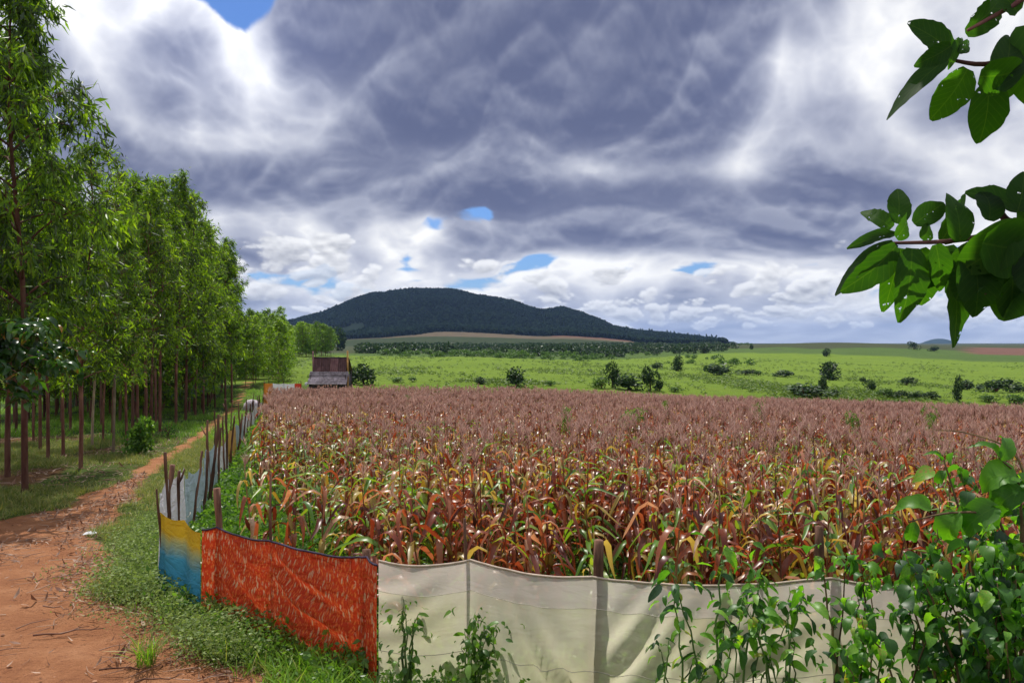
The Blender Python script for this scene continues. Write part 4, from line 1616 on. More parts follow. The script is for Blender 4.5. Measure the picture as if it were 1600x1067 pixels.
def cloth(name, label, top, mat, hem=None, seams=(), seed=0, bulge=.05, sag=.05, group=None, gather=(), below=.12, folds=()):
    """top: list of (x, y, height above ground) of the tied points; the sheet hangs between them to the ground."""
    rg = np.random.default_rng(seed)
    top = [np.array(p, float) for p in top]
    L, pts = 0.0, []
    for a, b in zip(top[:-1], top[1:]):
        ln = float(np.hypot(*(b - a)[:2]))
        n = max(3, int(ln / .055))
        for k in range(n + (1 if b is top[-1] else 0)):
            t = k / n
            p = a + (b - a) * t
            p[2] -= sag * 4 * t * (1 - t) * min(1, ln)
            pts.append((p[0], p[1], p[2], L + ln * t, t))
        L += ln
    A = np.array(pts)
    x, y, h, s, t = A.T
    g0 = gz(x, y)
    nz = 26
    w = np.linspace(0, 1, nz)
    tx, ty = np.gradient(x), np.gradient(y)
    ll = np.hypot(tx, ty) + 1e-9
    nx, ny = ty / ll, -tx / ll                      # towards the camera side
    S, Wd = np.meshgrid(s, w)
    T = np.meshgrid(t, w)[0]
    belly = bulge * np.sin(T * math.pi) * np.sin(np.clip(1 - Wd, 0, 1) * math.pi * .9)
    rip = .018 * np.sin(S * 9 + Wd * 3 + seed) * (1 - Wd * .6) + .03 * (fbm(S * 2.2 + seed, Wd * 2.5, seed) - .5)
    off = belly + rip
    for (s0, w0, ang, amp, ext) in folds:
        dx, dz = S - s0, (Wd - w0)
        along = dx * math.cos(ang) + dz * math.sin(ang)
        across = -dx * math.sin(ang) + dz * math.cos(ang)
        off = off + 1.7 * amp * np.sin(across * 30 + 3 * vnoise(along * 2, across * 2, 7)) * np.exp(-(along / ext) ** 2 - (across / .24) ** 2)
    for (s0, amp) in gather:
        off = off + amp * np.sin((S - s0) * 38) * np.exp(-((S - s0) / .16) ** 2)
    tie = np.ones_like(S)
    acc = 0.0
    for a, b in zip(top[:-1], top[1:]):
        acc += float(np.hypot(*(b - a)[:2]))
        tie = tie * (1 - .9 * np.exp(-((S - acc) / .13) ** 2))
    off = off * tie                                 # drawn tight where it is tied to a post
    zb = g0 - below
    Z = zb[None] + (g0 + h - zb)[None] * Wd
    X = x[None] + nx[None] * off
    Y = y[None] + ny[None] * off
    nn = len(x)
    i = np.arange(nz - 1)[:, None] * nn
    j = np.arange(nn - 1)[None]
    F = np.stack([i + j, i + j + 1, i + nn + j + 1, i + nn + j], -1).reshape(-1, 4)
    o0 = np.array([x[0], y[0], g0[0]])
    root = thing(name, label, 'cloth fence', tuple(o0), 0, group)
    me = make_mesh('sheet', np.stack([X, Y, Z], -1).reshape(-1, 3) - o0, [F], [MAT[mat]], None, True)
    uvl = me.uv_layers.new(name='UVMap')
    vi = np.zeros(len(me.loops), dtype=np.int32)
    me.loops.foreach_get('vertex_index', vi)
    uv = np.stack([S.ravel()[vi], Wd.ravel()[vi]], -1).astype(np.float32)
    uvl.data.foreach_set('uv', uv.ravel())
    sh = obj('sheet', me, root)
    if hem:
        mb = MB()
        add_tube(mb, np.stack([X[-1], Y[-1], Z[-1]], -1) - o0, .011, 6)
        obj('hem', mb.mesh('hem', [MAT[hem]], True), root)
    for wv in seams:
        k = int(wv * (nz - 1))
        sag2 = .02 * np.sin(s * 1.7 + wv * 5)
        mb = MB()
        add_tube(mb, np.stack([X[k] + nx * .004, Y[k] + ny * .004, Z[k]], -1) - o0, .0032, 4)
        obj('seam', mb.mesh('seam', [MAT['seam']], True), sh)
    return root


def build_fence():
    cloth('cloth_panel', 'yellow and blue shaded cloth at the corner of the fence', [(-4.80, 10.9, 1.12), (-4.25, 10.38, 1.11), (-3.82, 9.81, 1.08)], 'blue_cloth', None, (), 1, .05, .06, 'fence cloths')
    cloth('cloth_panel', 'orange red speckled cloth with black hem on the fence', [(-3.80, 9.79, 1.12), (-3.61, 9.78, 1.16), (-2.77, 9.12, 1.15), (-1.46, 8.04, 1.24), (-1.30, 7.70, 1.25)], 'orange_cloth', 'black_hem', (), 2, .07, .05, 'fence cloths',
          gather=((2.85, .04), (.18, .02)), folds=((1.9, .62, -.22, .030, .8), (2.1, .3, -.18, .028, .8), (.9, .35, -.5, .025, .6)))
    cloth('cloth_panel', 'long off white translucent sheet in the foreground', [(-1.28, 7.67, 1.30), (-.40, 7.68, 1.32), (.72, 7.2, 1.30), (2.84, 7.1, 1.30), (4.2, 7.05, 1.30), (5.8, 7.0, 1.30)], 'white_cloth', 'pale_hem', (.80, .40), 3, .08, .06, 'fence cloths',
          folds=((1.65, .45, -.9, .026, .45), (1.8, .3, -1.0, .026, .4), (1.2, .35, -1.2, .016, .4), (2.4, .55, .75, .030, .42), (2.6, .38, .8, .030, .45), (3.0, .3, .65, .026, .5), (3.6, .5, .3, .02, .5), (.2, .7, .3, .012, .4)))
    # posts of the front
    def post(u_x, y, h, r, lab, crook=.04, seed=0, back=.06, fork=False):
        o = obj('fence_post', post_mesh(seed, h, r, crook, 10, fork), loc=(u_x, y + back, gzs(u_x, y + back)), rot=(R(seed % 5 - 2), R(seed % 7 - 3), seed * 1.0))
        tag(o, lab, 'post', 'fence posts')
    post(-3.61, 9.82, 1.62, .055, 'thick wooden post at the left end of the orange cloth', .03, 51, .05)
    post(-2.77, 9.15, 1.90, .018, 'thin upright stick behind the middle of the orange cloth', .015, 52)
    post(-1.46, 8.08, 1.29, .05, 'post wrapped by the gathered right end of the orange cloth', .02, 53, .05)
    post(-.40, 7.70, 1.70, .022, 'thin post holding the white sheet near the orange cloth', .02, 54)
    post(.73, 7.25, 1.62, .062, 'thick post showing through the middle of the white sheet', .006, 55, .09)
    post(2.85, 7.15, 1.72, .052, 'dark leaning post in the leaves above the white sheet', .02, 56, .09)
    post(4.6, 7.05, 1.5, .05, 'post of the white sheet hidden in the thicket on the right', .03, 57)
    # side of the field: sheets, then crooked posts
    ys = [10.9, 13.6, 16.8, 20.0, 24.0, 28.0, 33.0, 39, 46, 54, 62]
    ms = ['pale_white_cloth', 'pale_blue_cloth', 'pale_blue_cloth', 'pale_white_cloth', 'yellow_cloth', 'pale_blue_cloth', 'pale_white_cloth', 'pale_white_cloth', 'pale_white_cloth', 'pale_white_cloth']
    labs = ['white sheet beginning the side fence behind the yellow and blue cloth', 'pale blue sheet of the side fence after the white one', 'grey blue patched sheet in the side fence',
            'white sheet between the blue patched and the yellow ones of the side fence', 'yellow sheet among the posts of the side fence', 'small pale blue sheet behind the yellow one of the side fence',
            'far white sheet of the side fence where the maize hides it', 'white sheet of the side fence, third from its far end', 'white sheet of the side fence, second from its far end', 'last white sheet at the far end of the side fence']
    for k in range(len(ms)):
        y0, y1 = ys[k] + .03, ys[k + 1] - .03
        q = np.linspace(y0, y1, 4)
        tops = [(float(fence_x(v)) + (.0 if i in (0, 3) else .05 * (-1) ** i), v, (1.38 if k == 0 else 1.25 if k < 3 else 1.12) + .07 * math.sin(k * 3 + i)) for i, v in enumerate(q)]
        cloth('cloth_panel', labs[k], tops, ms[k], None, (.5,) if k in (1, 2) else (), 10 + k, .04, .10, 'fence cloths')
    rg = np.random.default_rng(8)
    hs = [(10.95, 1.62, .03), (11.3, 2.10, .040), (12.0, 1.78, .062), (12.35, 1.62, .045), (14.6, 1.75, .035), (16.1, 1.60, .045), (17.3, 2.35, .055), (18.2, 2.15, .045), (19.2, 2.3, .03), (20.2, 1.75, .045), (21.6, 2.0, .04),
          (22.8, 2.5, .055), (24.3, 1.85, .05), (26.2, 2.3, .035), (27.6, 1.7, .05), (30, 2.1, .045), (32.4, 1.9, .05), (35, 1.6, .04), (37.5, 2.0, .045), (40, 1.7, .05), (43, 2.2, .045), (46, 1.7, .05), (49, 1.9, .045), (52, 1.6, .05), (55, 1.8, .05), (58, 1.7, .05), (61.8, 1.9, .05)]
    names = ['first', 'second', 'third', 'fourth', 'fifth', 'sixth', 'seventh', 'eighth', 'ninth', 'tenth', 'eleventh', 'twelfth', 'thirteenth', 'fourteenth', 'fifteenth', 'sixteenth', 'seventeenth', 'eighteenth', 'nineteenth', 'twentieth',
             'seventh from last', 'sixth from last', 'fifth from last', 'fourth from last', 'third from last', 'second from last', 'last']
    for k, (y, h, r) in enumerate(hs):
        x = float(fence_x(y)) + .05 + rg.uniform(-.05, .08)
        o = obj('fence_post', post_mesh(60 + k, h * .9, r * .75, .035 + .02 * (k % 3), 8, k % 4 == 3), loc=(x, y, gzs(x, y)), rot=(R(rg.uniform(-5, 5)), R(rg.uniform(-4, 6)), 0))
        tag(o, 'crooked wooden side fence post, %s from the yellow and blue cloth' % names[k] if k < 20 else 'wooden side fence post, %s before the far orange sheet' % names[k], 'post', 'fence posts')
    # far fence next to the hut
    for (u0, u1, mt, lab, sd) in ((412, 426, 'far_orange', 'orange sheet of the far fence left of the hut', 31), (426.3, 460, 'pale_white_cloth', 'white sheet of the far fence left of the hut', 32), (460.3, 471, 'far_red', 'red sheet of the far fence beside the hut', 33)):
        yy = 71.5
        pts = [((u - 800) / FPX * yy, yy, 2.28) for u in np.linspace(u0, u1, 3)]
        cloth('cloth_panel', lab, pts, mt, None, (), sd, .03, .06, 'fence cloths')
    for u, lab in ((412, 'post at the left end of the far orange sheet'), (443, 'post in the middle of the far white sheet'), (471, 'post at the right end of the far red sheet')):
        x = (u - 800) / FPX * 71.6
        o = obj('fence_post', post_mesh(int(u), 2.5, .05), loc=(x, 71.6, gzs(x, 71.6)))
        tag(o, lab, 'post', 'fence posts')


build_fence()


# ------------------------------------------------------------------ hut
def build_hut():
    d = 76.0
    x0, x1 = (485 - 800) / FPX * d, (543.5 - 800) / FPX * d
    cx = (x0 + x1) / 2
    w = x1 - x0
    g0 = gzs(cx, d)
    zof = lambda v, dist=d: EYE - (v - HOR) / FPX * dist
    wood = bark_mat('grey roof plank', (.20, .17, .19), (.36, .32, .36), 5, .15, .8)
    maroon = bark_mat('maroon roof sheet', (.095, .045, .050), (.16, .085, .085), 3, .6, .7)
    yel = bark_mat('yellow brown pole', (.26, .14, .04), (.38, .22, .07), 5, .2)
    darkw = bark_mat('dark wall board', (.030, .024, .032), (.07, .055, .06), 6, .2)
    root = thing('hut', 'small stilted field hut with maroon and grey sloping roof beyond the maize', 'hut', (cx, d, g0))
    ze, zm, zt = zof(600) - g0, zof(581) - g0, zof(559) - g0
    # planks of the lower roof
    n = 7
    rg = np.random.default_rng(3)
    ya, yb, yc = -.9, .15, .62
    for k in range(n):
        f0, f1 = k / n, (k + 1) / n
        za, zb = ze + (zm - ze) * f0, ze + (zm - ze) * (f1 + .04)
        a, b = ya + (yb - ya) * f0, ya + (yb - ya) * (f1 + .04)
        mb = MB()
        e0, e1 = -w / 2 - .06 + rg.uniform(-.06, .06) * (1 - f0), w / 2 + .06 + rg.uniform(-.06, .06)
        m = 9
        xs = np.linspace(e0, e1, m)
        j0 = rg.uniform(-.03, .03, m)
        lo = np.stack([xs, np.full(m, a) + 0 * xs, za + j0], -1)
        hi = np.stack([xs, np.full(m, b), np.full(m, zb)], -1)
        th = np.array([0, -.025, .04])
        V = np.concatenate([lo, hi, lo + th, hi + th * .3])
        i = np.arange(m - 1)
        F = np.concatenate([np.stack([2 * m + i, 2 * m + i + 1, 3 * m + i + 1, 3 * m + i], -1), np.stack([i, i + 1, 2 * m + i + 1, 2 * m + i], -1), np.stack([i, m + i, m + i + 1, i + 1], -1)])
        mb.add(V, F)
        obj('plank', mb.mesh('plank', [wood]), root)
    # upper sheets
    for k in range(4):
        f0, f1 = k / 4 + .004, (k + 1) / 4 - .004
        xa, xb = -w / 2 + .16 + (w - .34) * f0, -w / 2 + .16 + (w - .34) * f1
        xs = np.linspace(xa, xb, 13)
        wv = .018 * np.sin(np.arange(13) * math.pi / 1.5)
        lo = np.stack([xs, yb - .03 - wv, np.full(13, zm - .02)], -1)
        hi = np.stack([xs, yc - wv, np.full(13, zt + .02 * math.sin(k * 2))], -1)
        V = np.concatenate([lo, hi])
        i = np.arange(12)
        mb = MB()
        mb.add(V, np.stack([i, i + 1, 13 + i + 1, 13 + i], -1))
        mb.add(V + [0, .02, -.01], np.stack([i, 13 + i, 13 + i + 1, i + 1], -1))
        obj('roof_sheet', mb.mesh('roof_sheet', [maroon], True), root)
    mb = MB()
    box(mb, (-w / 2 + .12, yc - .05, zt - .06), (w / 2 - .16, yc + .05, zt + .05))
    obj('ridge_board', mb.mesh('ridge_board', [darkw]), root)
    # poles
    for (px, py, top, m) in ((-w / 2 + .16, yc - .25, zof(549) - g0, maroon), (w / 2 - .10, yc - .25, zof(548) - g0, yel), (-w / 2 + .1, -.75, ze + .1, darkw), (w / 2 - .1, -.75, ze + .1, darkw),
                             (-w / 2 + .1, 2.0, zm + .1, darkw), (w / 2 - .1, 2.0, zm + .1, darkw)):
        mb = MB()
        add_tube(mb, [(px, py, -.3), (px + .02, py, top * .5), (px, py, top)], [.085, .08, .075], 7, 0, .05, rg)
        obj('pole', mb.mesh('pole', [m], True), root)
    # back roof, floor, walls
    mb = MB()
    mb.add([(-w / 2, yc, zt), (w / 2, yc, zt), (w / 2, 2.3, zm), (-w / 2, 2.3, zm), (-w / 2, yc, zt - .05), (w / 2, yc, zt - .05), (w / 2, 2.3, zm - .05), (-w / 2, 2.3, zm - .05)],
           [[0, 1, 2, 3], [4, 7, 6, 5], [0, 4, 5, 1], [3, 2, 6, 7]])
    obj('rear_roof', mb.mesh('rear_roof', [maroon]), root)
    mb = MB()
    box(mb, (-w / 2 + .05, -.8, .75), (w / 2 - .05, 2.1, .83))
    obj('floor_deck', mb.mesh('floor_deck', [darkw]), root)
    for k in range(9):
        mb = MB()
        a = -w / 2 + .12 + k * (w - .24) / 9
        box(mb, (a, -.55 + .01 * (k % 2), .83), (a + (w - .24) / 9 - .012, -.51 + .01 * (k % 2), ze + .35))
        obj('board', mb.mesh('board', [darkw]), root)
    for s in (-1, 1):
        mb = MB()
        box(mb, (s * (w / 2 - .14) - .02, -.50, .83), (s * (w / 2 - .14) + .02, 2.0, zm - .25))
        obj('side_wall', mb.mesh('side_wall', [darkw]), root)
    mb = MB()
    V, F, t = tube([(-w / 2 - .22, -.85, ze - .1), (-w / 2 - .18, -.88, ze + .12), (-w / 2 - .1, -.85, ze + .2)], [.10, .14, .05], 7)
    mb.add(V, F)
    mb.F.append(t)
    mb.M.append(0)
    o = obj('sack', mb.mesh('sack', [MAT['pale_white_cloth']], True), loc=(cx, d, g0))
    tag(o, 'small white sack hanging at the left eave of the hut', 'sack')
    # heap by the track
    x, y = (394 - 800) / FPX * 66, 66.0
    mb = MB()
    rg = np.random.default_rng(12)
    th = np.linspace(0, 2 * math.pi, 15)[:-1]
    rings = [np.stack([np.cos(th) * r * .75 * rg.uniform(.8, 1.15, 14), np.sin(th) * r * .5 * rg.uniform(.8, 1.15, 14), z + rg.uniform(-.08, .08, 14)], -1) for r, z in ((1, -.1), (1.02, .35), (.8, .75), (.45, .98))]
    V = np.concatenate(rings + [np.array([[0, 0, 1.08]])])
    j = np.arange(14)
    F = np.concatenate([np.stack([r * 14 + j, r * 14 + (j + 1) % 14, (r + 1) * 14 + (j + 1) % 14, (r + 1) * 14 + j], -1) for r in range(3)])
    mb.add(V, F)
    mb.F.append(np.stack([42 + j, 42 + (j + 1) % 14, np.full(14, 56)], -1))
    mb.M.append(0)
    o = obj('covered_heap', mb.mesh('covered_heap', [wood], True), loc=(x, y, gzs(x, y)))
    tag(o, 'grey covered heap at the far end of the track beside the fence', 'heap')


build_hut()


# ------------------------------------------------------------------ grass, weeds, litter
def tuft(rg, n, h, w, spread, lean=.5, seg=2):
    mb = MB()
    for k in range(n):
        a = rg.uniform(0, 6.3)
        V, F = flat_blade(rg, h * rg.uniform(.5, 1.2), w * rg.uniform(.7, 1.3), rg.uniform(20, 85) * lean * 2, seg, rg.uniform(62, 92), .3)
        V = rotz(V, a)
        r = spread * rg.uniform(0, 1) ** .6
        b = rg.uniform(0, 6.3)
        V[:, 0] += r * math.cos(b)
        V[:, 1] += r * math.sin(b)
        mb.add(V, F)
    return mb.arrays()


def weed_tuft(rg, n, h, leaf, spread):
    P = np.stack([rg.normal(0, spread, n), rg.normal(0, spread, n), rg.uniform(.02, 1, n) ** .8 * h], -1)
    D = rand_dirs(rg, n) * [1, 1, .6] + [0, 0, .25]
    D /= np.linalg.norm(D, axis=1)[:, None]
    L = leaf * rg.uniform(.6, 1.4, n)
    V, F = leaf_quads(rg, P, D, L, L * .55)
    mb = MB()
    mb.add(V, F)
    return mb.arrays()


def sample(rg, n, xr, yr, prob):
    x, y = rg.uniform(*xr, n), rg.uniform(*yr, n)
    k = rg.uniform(0, 1, n) < prob(x, y)
    return x[k], y[k]


def field_stuff(name, label, cat, variants, mat, x, y, sc, rg, sink=.01):
    z = gz(x, y) - .03 * dirt_mask(x, y) - sink
    mb = scatter(variants, rg.integers(0, len(variants), len(x)), np.stack([x, y, z], -1), rg.uniform(0, 6.3, len(x)), sc)
    o = obj(name, mb.mesh(name, [MAT[mat]]))
    tag(o, label, cat, kind='stuff')
    print(name, len(x), sum(len(f) * (f.shape[1] - 2) for f in mb.F))


def build_ground_cover():
    rg = np.random.default_rng(55)
    outside = lambda x, y: (x < fence_x(y) - .02) | (y < front_y(x) - .03)
    inview = lambda x, y: np.abs(x) < .66 * y + .5
    dirt = dirt_mask
    grass = [tuft(rg, 12, .17, .009, .13) for _ in range(8)]
    long_ = [tuft(rg, 12, .34, .010, .12, .45, 3) for _ in range(6)]
    # green grass right in front of the cloths
    front = lambda x, y: outside(x, y) & inview(x, y) & (y > front_y(x) - np.interp(x, [-4.5, -3, -1, 1, 5], [.6, 1.3, 1.6, 1.6, 1.6]))
    x, y = sample(rg, 9000, (-5.2, 5.5), (6.0, 11.2), lambda x, y: front(x, y) * (1 - dirt(x, y)) * np.interp(x, [-5, -3, -2, -.6, .4, 5], [.15, .4, 1, .8, .15, .15]))
    field_stuff('grass', 'fresh green grass growing along the foot of the foreground cloths', 'grass', long_, 'grass', x, y, rg.uniform(.5, 1.15, len(x)), rg)
    # verge on both sides of the track
    pv = lambda x, y: outside(x, y) * inview(x, y) * (1 - dirt(x, y)) ** 1.5 * np.where(x > np.interp(y, _PY, _PL), 1.0, (1 - .93 * sstep(.43, .55, fbm(x * .22, y * .22, 44)))) * (.25 + .75 * sstep(.3, .6, fbm(x * .6, y * .6, 15)))
    x, y = sample(rg, 52000, (-24, -2), (8, 36), pv)
    field_stuff('grass', 'short dry green grass on the verges of the dirt track', 'grass', grass, 'drygrass', x, y, rg.uniform(.6, 1.25, len(x)) * np.interp(y, [8, 36], [.9, 1.25]), rg)
    x, y = sample(rg, 26000, (-52, -10), (34, 90), lambda x, y: pv(x, y) * (x < fence_x(y)))
    field_stuff('grass', 'grass on the floor of the plantation further back', 'grass', grass, 'grass', x, y, rg.uniform(1.2, 2.4, len(x)), rg)
    # sage green weeds piled along the corner of the fence
    sage = [weed_tuft(rg, 60, .30, .036, .13) for _ in range(8)]
    ps = lambda x, y: outside(x, y) * np.exp(-((np.interp(y, [7.6, 8.4, 9.5, 10.9, 12, 14, 18], [-2.0, -2.75, -3.85, -4.95, -5.4, -6.1, -7.2]) - x) / np.interp(y, [8, 10, 11, 14, 18], [.35, .45, .60, .50, .4])) ** 2) * (y > 8.4) * (y < 17) * (1 - .5 * dirt(x, y))
    x, y = sample(rg, 9000, (-8, -1.6), (8.2, 17), lambda x, y: ps(x, y) * .8)
    field_stuff('low_weeds', 'grey green bushy weeds heaped along the corner of the fence', 'weeds', sage, 'sage', x, y, rg.uniform(.5, 1.3, len(x)) * np.interp(y, [8, 11, 17], [.95, 1.25, .8]), rg)
    # darker weeds below the orange cloth
    dk = [weed_tuft(rg, 46, .34, .055, .13) for _ in range(6)]
    pd = lambda x, y: outside(x, y) * np.exp(-((front_y(x) - .25 - y) / .22) ** 2) * (x > -4.2) * np.interp(x, [-1.2, .2], [1, .25])
    x, y = sample(rg, 3600, (-4.4, 5), (6.2, 10.4), pd)
    field_stuff('low_weeds', 'dark leafy weeds at the foot of the orange and white cloths', 'weeds', dk, 'weed', x, y, rg.uniform(.5, 1.15, len(x)), rg)
    # weeds between the maize and the fence, and below the maize
    gw = [weed_tuft(rg, 40, .26, .075, .16) for _ in range(8)]
    inside = lambda x, y: (x > fence_x(y) + .08) & (y > front_y(x) + .12) & inview(x, y)
    pi = lambda x, y: inside(x, y) * np.where(x - fence_x(y) < 1.9, .9, .30 + .7 * sparse_left(x, y)) * np.where(y > front_y(x) + 4, np.where(x - fence_x(y) < 2.5, 1, .35), 1)
    x, y = sample(rg, 15000, (-8.5, 8), (7.2, 22), pi)
    field_stuff('undergrowth', 'green leafy weeds growing under the front rows of the maize', 'weeds', gw, 'weed', x, y, rg.uniform(.6, 1.5, len(x)), rg)
    x, y = sample(rg, 5000, (-20, -7), (22, 62), lambda x, y: inside(x, y) * (x - fence_x(y) < 1.6))
    field_stuff('undergrowth', 'green weeds in the strip between side fence and maize', 'weeds', gw, 'weed', x, y, rg.uniform(.9, 1.7, len(x)), rg)
    # fallen leaves and twigs
    n = 7000
    P = np.zeros((n, 3))
    x, y = sample(rg, 40000, (-15, -1.5), (8, 24), lambda x, y: inview(x, y) * dirt(x, y) * (.05 + .60 * sstep(.55, .72, fbm(x * .8, y * .8, 91)) + .4 * (x > np.interp(y, _PY, _PR) - .7)))
    lv = []
    for k in range(8):
        V, F = flat_blade(rg, rg.uniform(.06, .13), rg.uniform(.012, .03), rg.uniform(-60, 60), 2, rg.uniform(0, 20), 1.2)
        mb = MB()
        mb.add(V, F)
        lv.append(mb.arrays())
    for k in range(3):
        mb = MB()
        add_tube(mb, [(0, 0, .008), (.12, .02, .014), (.28, -.01, .008)], [.005, .004, .002], 4, 0, cap=False)
        lv.append(mb.arrays())
    st = []
    for k in range(5):
        V = np.array([[1, 0, .2], [.3, .9, .1], [-.8, .5, .2], [-.7, -.6, .1], [.4, -.9, .2], [0, 0, .7]]) * rg.uniform(.7, 1.2, (6, 3)) * .03
        m5 = MB()
        m5.add(V, np.array([[0, 1, 5], [1, 2, 5], [2, 3, 5], [3, 4, 5], [4, 0, 5]]))
        st.append(m5.arrays())
    sx, sy = sample(rg, 9000, (-15, -1.5), (8, 22), lambda x, y: inview(x, y) * dirt(x, y) * (.06 + .5 * sstep(.5, .7, fbm(x * .5, y * .5, 96))))
    MAT['stone'] = bark_mat('red soil clod', (.22, .10, .06), (.38, .20, .12), 8, 1)
    field_stuff('loose_stones', 'small stones and clods lying on the red dirt', 'stones', st, 'stone', sx, sy, rg.uniform(.25, 1.0, len(sx)), rg, .004)
    field_stuff('leaf_litter', 'dry fallen leaves and twigs scattered over the red dirt', 'leaf litter', lv, 'litter', x, y, rg.uniform(.6, 1.5, len(x)), rg, -.012)
    x, y = sample(rg, 9000, (-30, -9), (16, 44), lambda x, y: inview(x, y) * (x < np.interp(y, _PY, _PL)) * sstep(.44, .56, fbm(x * .22, y * .22, 44)))
    field_stuff('leaf_litter', 'dry leaves lying under the plantation trees', 'leaf litter', lv, 'litter', x, y, rg.uniform(1, 2.2, len(x)), rg, -.012)


build_ground_cover()


# ------------------------------------------------------------------ small single things on the ground
def build_small():
    rg = np.random.default_rng(66)
    # the tuft standing alone in the dirt
    x, y = on_ground(228, 1035, 7.0, 40)
    root = thing('grass_tuft', 'single green grass tuft standing alone in the red dirt', 'grass', (x, y, gzs(x, y) - .03))
    for k in range(4):
        mb = MB()
        V, Fs, Ms = tuft(rg, 26, .42, .008, .10, .34, 4)
        mb.V.append(V)
        mb.F, mb.M, mb.n = list(Fs), list(Ms), len(V)
        obj('blades', mb.mesh('blades', [MAT['grass'] if k < 3 else MAT['drygrass']]), root)
    # shrub by the track
    for (u, v, hh, ww, lab, n) in ((216, 712, 1.35, .95, 'leafy green shrub standing alone on the verge left of the track', 900), (262, 684, .9, .7, 'thin small sapling on the verge behind the leafy shrub', 120)):
        x, y = on_ground(u, v, 12, 80)
        root = thing('shrub', lab, 'shrub', (x, y, gzs(x, y)))
        mb = MB()
        for k in range(7):
            a = k * .9
            add_tube(mb, [(0, 0, -.05), (.12 * ww * math.cos(a), .12 * ww * math.sin(a), hh * .4), (.33 * ww * math.cos(a), .33 * ww * math.sin(a), hh * rg.uniform(.6, .95))], [.02, .014, .005], 5)
        obj('stem', mb.mesh('stem', [MAT['twig']], True), root)
        b = bush_variant(rg, n, 10, .15)
        o = obj('foliage', b.mesh('foliage', [MAT['thicket'] if n < 500 else MAT['weed']]), root, scale=(ww * 1.15, ww * 1.15, hh * 1.05))
    # litter
    for (u, v, s, m, lab) in ((140, 836, .20, 'pale_white_cloth', 'crumpled white scrap lying on the grass tongue by the track'), (212, 924, .10, 'pale_blue_cloth', 'small pale blue scrap at the edge of the weeds')):
        x, y = on_ground(u, v, 7, 40)
        mb = MB()
        n = 8
        gx, gy = np.meshgrid(np.linspace(-1, 1, n), np.linspace(-1, 1, n))
        V = np.stack([gx.ravel() * s * .5 * (1 + .2 * rg.uniform(-1, 1, n * n)), gy.ravel() * s * .4 * (1 + .2 * rg.uniform(-1, 1, n * n)), s * .28 * rg.uniform(.1, 1, n * n) * (1 - .5 * np.abs(gx.ravel()))], -1)
        i = np.arange(n - 1)[:, None] * n
        j = np.arange(n - 1)[None]
        mb.add(V, np.stack([i + j, i + j + 1, i + n + j + 1, i + n + j], -1).reshape(-1, 4))
        o = obj('plastic_scrap', mb.mesh('plastic_scrap', [MAT[m]], True), loc=(x, y, gzs(x, y) + .02))
        tag(o, lab, 'litter')
    for k, (u, v, ln, a, lab) in enumerate(((108, 988, .75, .35, 'forked dry stick lying in the middle of the dirt'), (88, 950, .45, -.3, 'short dry stick among pale fallen leaves'), (195, 1045, .5, .05, 'dark stick lying behind the single grass tuft'), (245, 1062, .4, .2, 'thin dark twig at the bottom edge of the dirt'))):
        x, y = on_ground(u, v, 7, 40)
        mb = MB()
        q = np.linspace(-.5, .5, 6)
        add_tube(mb, np.stack([q * ln, .03 * np.sin(q * 9 + k), .012 + .008 * np.sin(q * 14)], -1), np.linspace(.011, .005, 6), 5, 0, .15, rg)
        if k == 0:
            add_tube(mb, [(0, .0, .012), (.1, .06, .03), (.2, .09, .02)], [.006, .005, .003], 4)
        o = obj('dry_stick', mb.mesh('dry_stick', [MAT['litter'] if k < 2 else MAT['post']], True), loc=(x, y, gzs(x, y)), rot=(0, 0, a))
        tag(o, lab, 'stick', 'dry sticks on the dirt')


build_small()


# ------------------------------------------------------------------ leafy plants near the camera
def leaf_pool(mat, n, shape, seed, ratio=.55, fold=.12, bends=(20, 95), holes=None, seg=6):
    rg = np.random.default_rng(seed)
    out = []
    for k in range(n):
        V, F = blade(rg, 1.0, ratio * rg.uniform(.9, 1.12), rg.uniform(*bends), seg, fold * rg.uniform(.5, 1.6), start=0, twist=.35, shape=shape, wave=.03)
        out.append(make_mesh('leaf', V, [F], [MAT[mat]], None, True))
    return out


POOL = {}


